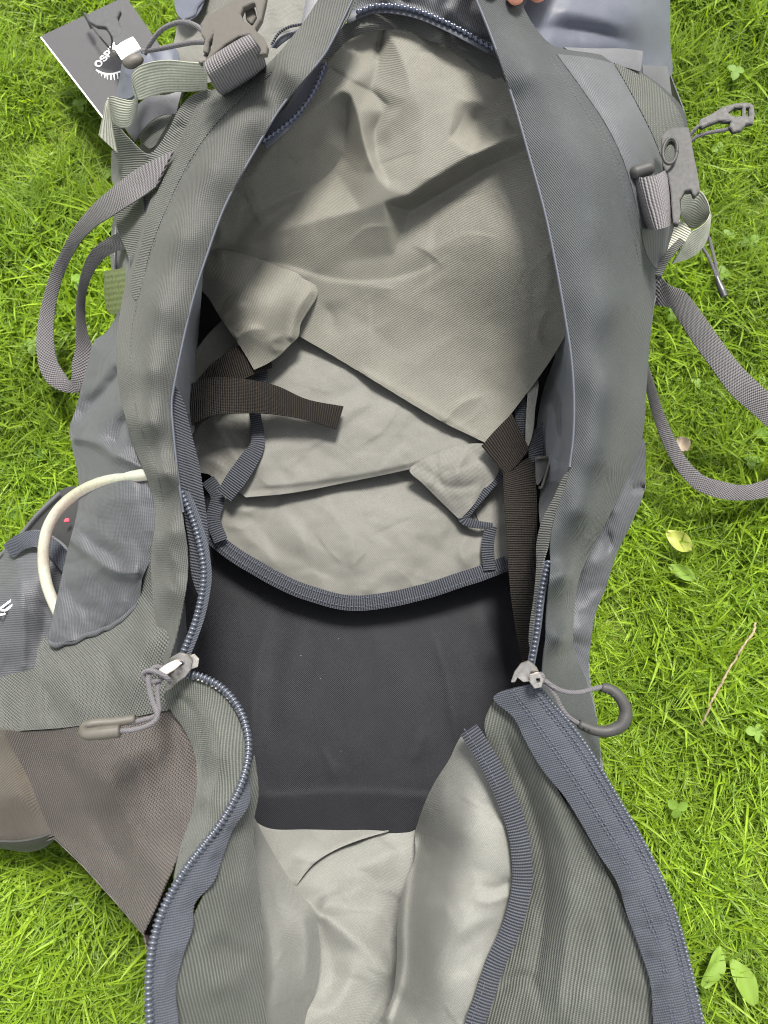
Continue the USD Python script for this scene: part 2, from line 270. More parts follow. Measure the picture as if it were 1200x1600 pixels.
def ribbon3(name, mat, parent, A, B, thick=.0016, label=None, crown=.0004, ur=0):
    """webbing between two edge curves A and B (world points, same count)"""
    n = len(A); m = 7; w = np.linspace(0, 1, m)
    G = A[:, None] * (1 - w)[None, :, None] + B[:, None] * w[None, :, None]
    tn = np.gradient((A + B) / 2, axis=0); nr = np.cross(tn, B - A); nr /= np.maximum(np.linalg.norm(nr, axis=1, keepdims=True), 1e-12)
    for i in range(1, n):      # keep one side up along the strip
        if nr[i] @ nr[i - 1] < 0: nr[i] *= -1
    if nr[:, 2].mean() < 0: nr = -nr
    prof = crown * (1 - (2 * w - 1) ** 2); edge = np.where((w == 0) | (w == 1), .55, 1.0)
    T = G + nr[:, None] * (prof + thick / 2 * edge)[None, :, None]; D = G - nr[:, None] * (thick / 2 * edge - prof)[None, :, None]
    s = np.r_[0, np.cumsum(np.linalg.norm(np.diff((A + B) / 2, axis=0), axis=1))]; wid = np.linalg.norm(B - A, axis=1).mean()
    def grid(X, u, v):
        a, b = X.shape[:2]; i = np.arange(a * b).reshape(a, b); q = np.c_[i[:-1, :-1].ravel(), i[1:, :-1].ravel(), i[1:, 1:].ravel(), i[:-1, 1:].ravel()]
        return X.reshape(-1, 3), np.vstack([q[:, :3], q[:, [0, 2, 3]]]), np.c_[np.broadcast_to(u, (a, b)).ravel(), np.broadcast_to(v, (a, b)).ravel()]
    parts = [grid(T, s[:, None], w[None] * wid), grid(D[:, ::-1], s[:, None], w[None, ::-1] * wid),
             grid(np.stack([D[:, 0], T[:, 0]], 1), s[:, None], np.array([[0, thick]])), grid(np.stack([T[:, -1], D[:, -1]], 1), s[:, None], np.array([[0, thick]])),
             grid(np.stack([T[0], D[0]], 0), np.array([[0], [thick]]), w[None] * wid), grid(np.stack([D[-1], T[-1]], 0), np.array([[0], [thick]]), w[None] * wid)]
    V, F, U, k = [], [], [], 0
    for v, f, u in parts: V.append(v); F.append(f + k); U.append(u); k += len(v)
    U = np.vstack(U)
    if ur: U = U[:, ::-1].copy()
    F = np.vstack(F); V = np.vstack(V)
    return obj(name, (V, F), mat, parent, label=label, smooth=True, uv=U)
def ribbon(name, mat, parent, A, B, thick=.0016, label=None, crown=.0004, ur=0, n=None):
    a, b = catmull_n(A), catmull_n(B)
    return ribbon3(name, mat, parent, PP(a), PP(b), thick, label, crown, ur)
def catmull_n(p, k=8):
    """k steps for each control interval, so that two edges keep step"""
    p = np.array([q[:3] for q in p], float); q = np.vstack([2 * p[0] - p[1], p, 2 * p[-1] - p[-2]]); out = []
    t = np.linspace(0, 1, k, endpoint=False)[:, None]
    for i in range(1, len(q) - 2):
        a, b, c, d = q[i - 1], q[i], q[i + 1], q[i + 2]; m1, m2 = (c - a) * .5, (d - b) * .5
        out.append((2 * t**3 - 3 * t**2 + 1) * b + (t**3 - 2 * t**2 + t) * m1 + (-2 * t**3 + 3 * t**2) * c + (t**3 - t**2) * m2)
    return np.vstack(out + [q[-2:-1]])
def tube_mesh(W, r, k=12, caps=True):
    W = np.array(W, float); n = len(W); r = np.broadcast_to(np.asarray(r, float), n)
    tn = np.gradient(W, axis=0); tn = tn / np.maximum(np.linalg.norm(tn, axis=1, keepdims=True), 1e-12)
    u = np.cross(tn[0], [0, 0, 1.]); u = u if np.linalg.norm(u) > 1e-3 else np.array([1., 0, 0]); R = []; fr = []
    for i in range(n):
        u = u - tn[i] * (u @ tn[i]); u /= np.linalg.norm(u); v = np.cross(tn[i], u); fr.append((u, v))
    a = np.linspace(0, 2 * np.pi, k + 1)
    X = np.stack([W[i] + r[i] * (np.cos(a)[:, None] * fr[i][0] + np.sin(a)[:, None] * fr[i][1]) for i in range(n)])
    s = np.r_[0, np.cumsum(np.linalg.norm(np.diff(W, axis=0), axis=1))]; i = np.arange(n * (k + 1)).reshape(n, k + 1)
    q = np.c_[i[:-1, :-1].ravel(), i[1:, :-1].ravel(), i[1:, 1:].ravel(), i[:-1, 1:].ravel()][:, ::-1]
    V = X.reshape(-1, 3); U = np.c_[np.repeat(s, k + 1), (np.tile(a, n).reshape(n, k + 1) * r[:, None]).ravel()]
    F = np.vstack([q[:, :3], q[:, [0, 2, 3]]])
    if caps:
        V = np.vstack([V, W[0], W[-1]]); U = np.vstack([U, [0, 0], [0, 0]]); c0, c1 = len(V) - 2, len(V) - 1
        j = np.arange(k); F = np.vstack([F, np.c_[i[0, j], np.full(k, c0), i[0, j + 1]][:, ::-1] , np.c_[i[-1, j + 1], np.full(k, c1), i[-1, j]][:, ::-1]])
    return V, F, U
def tube(name, mat, parent, pts, r, label=None, k=12, cat=None, dense=8, **kw):
    W = PP(catmull_n(pts, dense)); rr = r if np.ndim(r) == 0 else np.interp(np.linspace(0, 1, len(W)), np.linspace(0, 1, len(r)), r)
    V, F, U = tube_mesh(W, rr, k); return obj(name, (V, F), mat, parent, label=label, cat=cat, smooth=True, uv=U, **kw)
def slab_mesh(poly, thick, bevel=.0006, steps=3):
    """a plate with rounded edges, in its own plane, z from 0 to thick; polygon in metres"""
    out = []
    for i in range(steps + 1):
        a = math.pi / 2 * i / steps; ins, cut = bevel * (1 - math.cos(a)), bevel * (1 - math.sin(a))
        g = poly.buffer(-ins)
        for q in getattr(g, 'geoms', [g]):
            if q.area > 1e-9:
                e = trimesh.creation.extrude_polygon(q, thick - 2 * cut + i * 1e-6); e.apply_translation([0, 0, cut]); out.append(e)
    return trimesh.util.concatenate(out)
def slab(name, mat, parent, outline, z, thick=.004, holes=(), tilt=(0, 0), bevel=.0007, label=None, raw=False, smooth_px=3.0):
    """plate whose outline is given at photograph positions, lying at height z about its centre; tilt = slope in x, y"""
    o = sg.Polygon([q[:2] for q in outline], [[q[:2] for q in h] for h in holes]).buffer(-smooth_px).buffer(2 * smooth_px).buffer(-smooth_px)
    c = np.array(o.centroid.coords[0]); C = P(c[0], c[1], z)
    n = np.array([-tilt[0], -tilt[1], 1.0]); n /= np.linalg.norm(n); ex = np.array([1., 0, tilt[0]]); ex /= np.linalg.norm(ex); ey = np.cross(n, ex)
    def proj(ring):
        d = at(np.array(ring)[:, 0], np.array(ring)[:, 1], 0.0) - CAM; t = ((C - CAM) @ n) / (d @ n); W = CAM + d * t[:, None] - C
        return np.c_[W @ ex, W @ ey]
    geoms = getattr(o, 'geoms', [o]); ms = []
    for g in geoms: ms.append(slab_mesh(sg.Polygon(proj(g.exterior.coords), [proj(h.coords) for h in g.interiors]).buffer(0), thick, bevel))
    m = trimesh.util.concatenate(ms); T = np.eye(4); T[:3, 0], T[:3, 1], T[:3, 2], T[:3, 3] = ex, ey, n, C - n * thick
    m.apply_transform(T)
    return m if raw else obj(name, m, mat, parent, label=label, smooth=35)
TOOTH = trimesh.creation.icosphere(subdivisions=1, radius=1.0)
def teeth(name, mat, parent, pts, pitch=.0027, long=.0030, r=.00125, side=0.0, label=None, lift=0.0):
    """a zip's row of teeth along a curve"""
    W = PP(catmull_n(pts, 14)); n = int(np.linalg.norm(np.diff(W, axis=0), axis=1).sum() / pitch); W, _ = resamp(W, n)
    t = np.gradient(W, axis=0); t /= np.linalg.norm(t, axis=1, keepdims=True); vw = CAM - W; vw /= np.linalg.norm(vw, axis=1, keepdims=True)
    s = np.cross(vw, t); s /= np.linalg.norm(s, axis=1, keepdims=True); u = np.cross(t, s); out = []
    for i in range(n):
        m = TOOTH.copy(); T = np.eye(4); T[:3, 0], T[:3, 1], T[:3, 2], T[:3, 3] = s[i] * long, t[i] * pitch * .46, u[i] * r, W[i] + s[i] * side + u[i] * lift
        m.apply_transform(T); out.append(m)
    rope = tube_mesh(W + s * (side) + u * (lift - r * .5), long * .62, 8)
    out.append(trimesh.Trimesh(rope[0], rope[1], process=False))
    return obj(name, trimesh.util.concatenate(out), mat, parent, label=label, kind='stuff', smooth=True)
def ruled(name, mat, parent, A, B, rows=8, bulge=(0, 0, 0), label=None, thick=.001, theta=0., n=40):
    A, _ = resamp(np.asarray(A, float), n); B, _ = resamp(np.asarray(B, float), n); w = np.linspace(0, 1, rows)
    G = A[:, None] * (1 - w)[None, :, None] + B[:, None] * w[None, :, None] + np.array(bulge)[None, None] * (np.sin(np.pi * w))[None, :, None]
    G = G + .004 * (meshkit.fbm(G * 30, 3, 3) - .5)[..., None] * np.sin(np.pi * w)[None, :, None]
    i = np.arange(n * rows).reshape(n, rows); q = np.c_[i[:-1, :-1].ravel(), i[1:, :-1].ravel(), i[1:, 1:].ravel(), i[:-1, 1:].ravel()]
    V = G.reshape(-1, 3); F = np.vstack([q[:, :3], q[:, [0, 2, 3]]]); uv = uv_solve(V, F, theta); V, F, uv = solid(V, F, uv, thick)
    return obj(name, (V, F), mat, parent, label=label, smooth=True, uv=uv)
# ================================================================ ground
def leaf_material(name, ramp, tr=.45, rough=.5, island=True):
    N = {'g': ('geometry', {}), 'o': ('object_info', {}), 'r': ('rgb_ramp', {'ramp': ramp}), 'a': ('math', {'math_type': 'multiply_add', 'value2': .35}), 'f': ('math', {'math_type': 'fraction'}),
         'p': ('principled_bsdf', {'roughness': rough, 'specular_ior_level': .4}), 't': ('translucent_bsdf', {}), 'm': ('mix_closure', {'fac': tr}), 'l': ('vector_math', {'math_type': 'multiply', 'vector2': (1.7, 1.6, .6)}),
         'tc': ('texture_coordinate', {}), 'n': ('noise_texture', {'scale': 7.0, 'detail': 3}), 'nm': ('map_range', {'from_min': .3, 'from_max': .7, 'to_min': .78, 'to_max': 1.2}), 'v': ('vector_math', {'math_type': 'scale'})}
    E = [('o.random', 'a.value1'), ('g.random_per_island', 'a.value3'), ('a.value', 'f.value1'), ('f.value', 'r.fac'), ('g.position', 'n.vector'), ('n.fac', 'nm.value'), ('r.color', 'v.vector1'), ('nm.result', 'v.scale'),
         ('v.vector', 'p.base_color'), ('v.vector', 'l.vector1'), ('l.vector', 't.color'), ('p.BSDF', 'm.closure1'), ('t.BSDF', 'm.closure2')]
    return usdkit.material(stage, L(name), N, E, surface='m.closure')
grass_mat = leaf_material('grass_blades', [(0, (.08, .14, .010)), (.2, (.15, .235, .014)), (.45, (.235, .335, .022)), (.70, (.31, .385, .032)), (.82, (.40, .43, .08)), (.88, (.37, .37, .08)), (.915, (.40, .32, .12)), (1, (.50, .41, .22))])
clover_mat = leaf_material('clover_leaves', [(0, (.09, .165, .015)), (1, (.17, .255, .03))], .35, .65)
soil_mat = plain('lawn_soil', (.10, .12, .03), .95, spec=.1, noise=.5, bump=.5, scale=60)
g = np.array([[-60, -60], [60, -60], [60, 60], [-60, 60]], float)
n_ = 61; lin = np.sign(np.linspace(-1, 1, n_)) * np.abs(np.linspace(-1, 1, n_)) ** 3 * 60
gx, gy = np.meshgrid(lin, lin, indexing='ij'); gi = np.arange(n_ * n_).reshape(n_, n_)
q = np.c_[gi[:-1, :-1].ravel(), gi[1:, :-1].ravel(), gi[1:, 1:].ravel(), gi[:-1, 1:].ravel()]
obj('ground', (np.c_[gx.ravel(), gy.ravel(), .004 * (meshkit.fbm(np.c_[gx.ravel() * 4, gy.ravel() * 4, gx.ravel() * 0], 3) - .6)], q), soil_mat, kind='structure', smooth=True)

def blade(L_, w, yaw, lean, curl, base):
    k = 5; t = np.linspace(0, 1, k); ang = lean + curl * t
    x = np.r_[0, np.cumsum(np.sin((ang[1:] + ang[:-1]) / 2))] * L_ / (k - 1); z = np.r_[0, np.cumsum(np.cos((ang[1:] + ang[:-1]) / 2))] * L_ / (k - 1)
    ww = w * np.minimum(1, 1.0 * (1 - t) ** .55 + .0) * np.where(t < .15, .8, 1); c, s = math.cos(yaw), math.sin(yaw)
    V = []
    for i in range(k):
        for sg_, dz in ((-1, .25), (0, 0), (1, .25)):
            V.append((base[0] + c * x[i] - s * sg_ * ww[i] / 2, base[1] + s * x[i] + c * sg_ * ww[i] / 2, z[i] + dz * ww[i]))
    F = []
    for i in range(k - 1):
        for j in (0, 1):
            a = i * 3 + j; F += [(a, a + 1, a + 4), (a, a + 4, a + 3)]
    return np.array(V), np.array(F)
tufts = UsdGeom.PointInstancer.Define(stage, '/World/grass'); tag(tufts.GetPrim(), 'short sunlit green lawn grass all around the backpack', 'grass', kind='stuff')
protos = []
for p in range(14):
    V, F, k = [], [], 0
    for b in range(36):
        rr = .030 * math.sqrt(random.random()); th = random.random() * 6.283
        v, f = blade(random.uniform(.022, .052), random.uniform(.0014, .0031), random.random() * 6.283, random.uniform(.45, 1.3), random.uniform(.0, .9), (rr * math.cos(th), rr * math.sin(th)))
        V.append(v); F.append(f + k); k += len(v)
    usdkit.mesh(stage, f'/World/grass/tuft_{p:03d}', (np.vstack(V), np.vstack(F)), grass_mat, True)
    protos.append(Sdf.Path(f'/World/grass/tuft_{p:03d}'))
FOOT = sg.Polygon(PP([(560, -300, .05), (1000, -300, .05), (1010, 250, .05), (975, 600, .05), (930, 830, .05), (880, 1250, .05), (900, 1800, .05), (330, 1800, .05), (230, 1200, .05), (150, 950, .05), (200, 500, .05), (260, 200, .05), (330, -300, .05)])[:, :2])
def scatter(n, box_, fn=None):
    pts = RNG.uniform((box_[0], box_[1]), (box_[2], box_[3]), (n, 2)); return pts[~shapely.contains_xy(FOOT, pts[:, 0], pts[:, 1])]
near = scatter(12500, (-.62, -.75, .62, .80)); far = scatter(9000, (-2.6, -2.6, 2.6, 2.6)); far = far[(np.abs(far[:, 0]) > .62) | (far[:, 1] < -.75) | (far[:, 1] > .8)]
G2 = np.vstack([near, far]); nG = len(G2)
yaw = RNG.uniform(0, 2 * np.pi, nG); tx, ty = RNG.normal(0, .16, nG), RNG.normal(0, .16, nG)
sc = RNG.uniform(.55, 1.2, nG) * (.55 + .85 * meshkit.noise(np.c_[G2 * 16, np.zeros(nG)], 4))
tufts.CreatePrototypesRel().SetTargets(protos)
tufts.CreateProtoIndicesAttr(Vt.IntArray.FromNumpy(RNG.integers(0, 14, nG).astype(np.int32)))
tufts.CreatePositionsAttr(Vt.Vec3fArray.FromNumpy(np.c_[G2, np.full(nG, -.003)].astype(np.float32)))
qs = []
for a, x_, y_ in zip(yaw, tx, ty):
    r_ = Gf.Rotation(Gf.Vec3d(0, 0, 1), math.degrees(a)) * Gf.Rotation(Gf.Vec3d(1, 0, 0), math.degrees(x_)) * Gf.Rotation(Gf.Vec3d(0, 1, 0), math.degrees(y_)); qs.append(Gf.Quath(r_.GetQuat()))
tufts.CreateOrientationsAttr(Vt.QuathArray(qs)); tufts.CreateScalesAttr(Vt.Vec3fArray.FromNumpy(np.c_[sc, sc, sc].astype(np.float32)))

def leaflet(l, w, bend=.2, k=5):
    t = np.linspace(0, 1, k); ww = w * np.sin(np.pi * np.clip(t * .92 + .04, 0, 1)) ** .7
    V = [(l * t[i], s * ww[i] / 2, -bend * l * t[i] ** 2 + abs(s) * .12 * ww[i]) for i in range(k) for s in (-1, 0, 1)]
    F = [f for i in range(k - 1) for j in (0, 1) for f in ((i * 3 + j, i * 3 + j + 3, i * 3 + j + 4), (i * 3 + j, i * 3 + j + 4, i * 3 + j + 1))]
    return np.array(V), np.array(F)
cl = UsdGeom.PointInstancer.Define(stage, '/World/clover'); tag(cl.GetPrim(), 'small clover leaves low among the lawn grass', 'clover', kind='stuff')
V, F, k = [], [], 0
for j in range(3):
    v, f = leaflet(.011, .010, .15); a = j * 2.094; R = np.array([[math.cos(a), -math.sin(a), 0], [math.sin(a), math.cos(a), 0], [0, 0, 1]]); V.append(v @ R.T + [0, 0, .03]); F.append(f + k); k += len(v)
st = tube_mesh(np.array([[0, 0, 0], [.002, 0, .015], [0, 0, .03]]), .0006, 4); V.append(st[0]); F.append(st[1] + k)
usdkit.mesh(stage, '/World/clover/clover_leaf', (np.vstack(V), np.vstack(F)), clover_mat, True)
C2 = scatter(420, (-.6, -.72, .6, .75)); C2 = C2[meshkit.noise(np.c_[C2 * 9, np.zeros(len(C2))], 8) > .45]
cl.CreatePrototypesRel().SetTargets([Sdf.Path('/World/clover/clover_leaf')]); cl.CreateProtoIndicesAttr(Vt.IntArray([0] * len(C2)))
cl.CreatePositionsAttr(Vt.Vec3fArray.FromNumpy(np.c_[C2, RNG.uniform(-.018, .0, len(C2))].astype(np.float32)))
cl.CreateOrientationsAttr(Vt.QuathArray([Gf.Quath((Gf.Rotation(Gf.Vec3d(0, 0, 1), random.uniform(0, 360)) * Gf.Rotation(Gf.Vec3d(1, 0, 0), random.uniform(-25, 25))).GetQuat()) for _ in C2]))
s_ = RNG.uniform(.45, 1.05, len(C2)); cl.CreateScalesAttr(Vt.Vec3fArray.FromNumpy(np.c_[s_, s_, s_].astype(np.float32)))
def broad_leaf(name, mat, label, cat, px, py, z, l, w, yaw, bend=.15, tilt=.1, group=None, thick=.0004):
    k = 11; t = np.linspace(0, 1, k); ww = w * np.sin(np.pi * np.clip(t * .9 + .06, 0, 1)) ** .8; cr = np.linspace(-1, 1, 7)
    V = np.array([(l * (t[i] - .5), s * ww[i] / 2, -bend * l * (t[i] - .5) ** 2 + .18 * abs(s) * ww[i] + .0012 * math.sin(9 * t[i] + 4 * s)) for i in range(k) for s in cr])
    i = np.arange(k * 7).reshape(k, 7); q = np.c_[i[:-1, :-1].ravel(), i[1:, :-1].ravel(), i[1:, 1:].ravel(), i[:-1, 1:].ravel()]; F = np.vstack([q[:, :3], q[:, [0, 2, 3]]])
    R = trimesh.transformations.euler_matrix(tilt, tilt * .6, yaw); V = V @ R[:3, :3].T + P(px, py, z); v, f, u = solid(V, F, V[:, :2], thick)
    obj(name, (v, f), mat, label=label, cat=cat, group=group, smooth=True)
leafy = leaf_material('yellow_leaf', [(0, (.24, .27, .05)), (1, (.24, .27, .05))], .25); weed = leaf_material('weed_leaf_green', [(0, (.13, .21, .025)), (1, (.16, .24, .03))], .35, .7)
dry = plain('dry_leaf', (.34, .27, .19), .7, noise=.25, scale=90)
broad_leaf('fallen_leaf', leafy, 'yellowing oval fallen leaf on the grass right of the backpack', 'leaf', 1063, 846, .034, .032, .018, -.6, .4, .25)
broad_leaf('dry_leaf', dry, 'pale dry leaf scrap in the grass inside the right strap loop', 'leaf', 1068, 694, .036, .017, .014, -.9, .5, .3)
broad_leaf('weed_leaf', weed, 'broad upright oval weed leaf at the lower right, nearer the backpack', 'weed leaf', 1115, 1512, .031, .040, .019, 1.0, .3, .25)
broad_leaf('weed_leaf', weed, 'broad oval weed leaf at the lower right, furthest from the backpack', 'weed leaf', 1163, 1535, .028, .042, .021, 2.0, .3, .2)
broad_leaf('weed_leaf', weed, 'flat oval weed leaf lying just below the yellowing fallen leaf', 'weed leaf', 1068, 895, .026, .032, .013, -.45, .3, .2)
tw = plain('dry_twig', (.22, .17, .10), .8, noise=.3, scale=400)
tp_ = PP(catmull_n([(1096, 1132, .032), (1104, 1118, .038), (1112, 1095, .042), (1122, 1078, .040), (1135, 1052, .044), (1150, 1030, .043), (1160, 1010, .046), (1176, 990, .040), (1180, 975, .034)], 5)); tp_ += RNG.normal(0, .0004, tp_.shape)
V, F, U = tube_mesh(tp_, .0009 + .0007 * RNG.random(len(tp_)), 6)
obj('dry_twig', (V, F), tw, label='thin dry straw twig lying across the grass at right', cat='twig', smooth=True)

# ================================================================ backpack
B = thing('backpack', 'large grey green hiking backpack lying unzipped and open on the lawn', 'backpack')
# --- inside back wall
sheet('back_panel', M['black'], B, [(270, 380, .085), (600, 330, .09), (905, 380, .085), (925, 700, .08), (915, 1040, .075), (840, 1320, .075), (600, 1345, .07), (340, 1330, .075), (235, 1080, .085), (250, 700, .085)],
      [(560, 960, .088), (550, 1100, .086), (540, 1200, .082), (540, 1250, .078), (400, 1100, .083), (720, 1100, .083), (800, 1050, .074), (345, 1000, .078)],
      [([(430, 930), (400, 1060), (395, 1200)], 3.4, 12, 26, 1.6), ([(480, 940), (455, 1050), (440, 1180)], 1.8, 16, 22, 2), ([(585, 950), (600, 1060), (590, 1160)], 1.5, 22, 18, 2), ([(660, 940), (700, 1060), (720, 1200)], 3.2, 22, 12, 1.6), ([(640, 1200), (655, 1165), (662, 1130)], 1.2, 5, 9, 1.3), ([(500, 1160), (520, 1205), (525, 1230)], 1.0, 5, 8, 1.3),
       ([(740, 930), (770, 1010), (790, 1060)], 5, 16, 30, 2), ([(395, 1245), (540, 1238), (690, 1245)], 1.2, 6, 30, 1.3, (.1, .1))], res=5, seed=1, micro=.35, key='back')
lq = RNG.uniform((330, 960), (780, 1270), (7, 2)); lz = SURF['back'](lq); lint = []
for q_, z_ in zip(lq, lz):
    m = trimesh.creation.icosphere(subdivisions=0, radius=1.0); m.vertices *= RNG.uniform((.0002, .0001, .0001), (.0007, .0003, .0002)); m.apply_transform(trimesh.transformations.rotation_matrix(RNG.uniform(0, 3.1), [0, 0, 1])); m.apply_translation(at(q_[0], q_[1], z_)); lint.append(m)
M['lint'] = plain('lint', (.3, .3, .28), .9)
obj('lint', trimesh.util.concatenate(lint), M['lint'], B, kind='stuff')
# --- side walls of the inside, from under the rims down to the floor
ri = PP([(790, 40, .262), (855, 250, .262), (900, 430, .26), (918, 600, .256), (914, 700, .252), (882, 830, .244), (864, 1000, .230), (846, 1110, .21)])
rf = PP([(810, 60, .16), (865, 250, .10), (885, 430, .08), (890, 600, .075), (880, 760, .075), (872, 900, .075), (860, 1040, .07), (780, 1300, .065)])
ruled('inner_wall', M['vinyl'], B, ri, rf, 10, (.003, 0, 0), label='dark coated inside wall')
li = PP([(500, 20, .262), (395, 215, .262), (308, 380, .26), (262, 560, .256), (256, 700, .25), (268, 850, .238), (262, 1000, .230), (270, 1090, .22)])
lf = PP([(500, 60, .16), (385, 250, .10), (310, 400, .085), (290, 560, .08), (282, 700, .08), (285, 860, .075), (300, 1040, .07), (370, 1300, .065)])
ruled('inner_wall', M['vinyl'], B, li, lf, 10, (-.012, 0, 0), label='dark coated inside wall')
sheet('inner_wall', M['vinyl'], B, [(880, 500, .20), (900, 560, .245), (905, 640, .245), (898, 740, .240), (872, 800, .236), (850, 840, .234), (842, 800, .17), (846, 740, .12), (838, 690, .115), (846, 620, .12), (866, 560, .14)], [(875, 640, .19), (872, 720, .19)], [([(862, 600), (868, 680), (858, 760)], 4, 8, 12), ([(880, 600), (878, 700), (866, 790)], -3, 8, 8)], res=3, seed=70, label='dark coated inside wall')
sheet('inner_wall', M['vinyl'], B, [(318, 420, .20), (300, 470, .245), (280, 545, .245), (266, 610, .245), (272, 660, .24), (292, 690, .20), (308, 660, .13), (306, 580, .12), (312, 500, .12)], [(290, 600, .19)], [([(300, 520), (286, 600), (294, 660)], 4, 8, 10), ([(300, 560), (285, 590), (280, 630)], 3, 5, 5)], res=3, seed=71, label='dark coated inside wall')
# --- lower divider with its bound hem
sheet('lining_pocket', M['lining2'], B, [(335, 765, .118), (450, 745, .114), (640, 715, .113), (760, 700, .113), (800, 800, .112), (792, 884, .110, 1), (720, 914, .110), (640, 938, .110), (550, 951, .110), (480, 933, .109), (400, 891, .108), (333, 842, .107, 1), (336, 800, .112)],
      [(550, 850, .121), (440, 830, .117), (680, 850, .117)],
      [([(480, 780), (540, 820), (555, 900), (540, 940)], 2.2, 9, 18, 1.5), ([(345, 800), (400, 850), (450, 900)], 2.6, 12, 22, 1.6), ([(430, 790), (470, 840), (480, 880)], 1.6, 10, 20, 1.6), ([(560, 930), (620, 890), (660, 905)], 1.5, 10, 14), ([(640, 740), (700, 800), (740, 860)], 4.0, 14, 40, 1.7),
       ([(745, 830), (720, 860), (735, 895)], 3, 14, 9, 1.5), ([(350, 790), (385, 800), (410, 790)], 1.6, 8, 8), ([(345, 820), (380, 825), (400, 815)], 1.5, 7, 9)], res=2.8, theta=.1, seed=2)
def hem(name, pts, w, z, mat='bind', parent=B, n=None, thick=.0012, crown=.0006, **kw):
    """binding tape along a line of photograph positions, w pixels wide; z: a height, or one for each point"""
    c = catmull([(*q[:2], 0) for q in pts], 6)[:, :2]; zz = np.interp(np.linspace(0, 1, len(c)), np.linspace(0, 1, len(pts)), np.broadcast_to(z, len(pts)) if np.ndim(z) == 0 else z)
    t = np.gradient(c, axis=0); t /= np.linalg.norm(t, axis=1, keepdims=True); s = np.c_[-t[:, 1], t[:, 0]] * np.interp(np.linspace(0, 1, len(c)), np.linspace(0, 1, np.size(w)), np.atleast_1d(w))[:, None] / 2
    wob = (meshkit.noise(np.c_[c / 25, np.zeros(len(c))], 5) - .5) * 3
    A, Bq = c + s + wob[:, None] * .5, c - s + wob[:, None] * .5
    return ribbon3(name, M[mat], parent, at(A[:, 0], A[:, 1], zz), at(Bq[:, 0], Bq[:, 1], zz + .0005), thick, crown=crown, **kw)
hem('hem_binding', [(328, 836), (360, 862), (400, 887), (440, 909), (480, 926), (550, 942), (640, 930), (720, 906), (792, 880)], 24, [.112, .112, .113, .113, .114, .115, .115, .115, .115])
hem('hem_binding', [(345, 845), (333, 810), (340, 775), (325, 750)], 22, .121, n=1)
hem('hem_binding', [(765, 890), (762, 850), (768, 822)], [20, 20, 18], [.118, .121, .123])
hem('hem_binding', [(770, 822), (742, 819), (724, 810), (734, 788), (755, 762), (777, 735)], [9, 13, 20, 25, 25, 26], [.123, .125, .128, .131, .133, .135])
# --- second lining layer with its rolled lower edge
sheet('lining_fold', M['lining2'], B, [(300, 560, .125), (400, 470, .132), (480, 480, .134), (560, 540, .132), (700, 630, .130), (790, 690, .128), (760, 692, .130), (735, 700, .131), (700, 716, .130), (640, 733, .129), (560, 750, .128), (450, 771, .127), (384, 777, .126, 1), (366, 760, .127), (395, 725, .130), (405, 690, .131), (398, 640, .130), (400, 600, .128), (300, 600, .120)],
      [(560, 680, .137), (480, 640, .135)],
      [([(405, 690), (500, 655), (620, 650), (730, 670)], 1.6, 40, 28, 1.8), ([(420, 765), (410, 720), (470, 690)], 2.0, 14, 26, 1.6), ([(390, 762), (520, 748), (650, 722), (745, 694)], 3.0, 26, 5, 1.5, (.1, .1)), ([(470, 545), (450, 620), (440, 680)], 1.4, 30, 24, 2)], res=3, theta=-.1, seed=3)
sheet('lining_fold', M['lining2'], B, [(296, 590, .116), (345, 600, .119), (398, 610, .121), (398, 700, .122), (385, 745, .120), (350, 772, .118), (328, 742, .115), (300, 735, .113)],
      [], [([(328, 640), (352, 690), (380, 735)], 4.5, 8, 22, 1.4), ([(300, 690), (330, 690), (350, 700)], 2.0, 8, 12), ([(300, 715), (335, 722), (360, 745)], 2.5, 8, 10)], res=4, theta=.9, seed=4)
hem('hem_binding', [(413, 560), (405, 600), (398, 640), (403, 675), (402, 695), (388, 722), (370, 748), (350, 774)], [19, 19, 18, 18, 22, 30, 32, 27], [.138, .136, .135, .136, .138, .139, .138, .134])
sheet('lining_fold', M['lining2'], B, [(640, 735, .134), (690, 705, .137), (738, 693, .140), (760, 695, .141), (778, 715, .140), (778, 740, .138), (755, 768, .134), (735, 795, .130), (718, 812, .127, 1), (690, 785, .129), (660, 755, .132)], [(715, 745, .142)],
      [([(735, 698), (715, 735), (722, 760)], 3, 8, 16, 1.4), ([(685, 720), (690, 755), (730, 760), (755, 740)], -2.2, 9, 9, 1.5), ([(650, 735), (690, 775), (720, 805)], 2.0, 10, 14)], res=3, theta=.6, seed=5)
sheet('lining_fold', M['lining2'], B, [(740, 790, .114), (800, 740, .118), (815, 800, .116), (800, 885, .113), (765, 890, .112), (755, 840, .113)], [], [], res=5, theta=.2, seed=6)
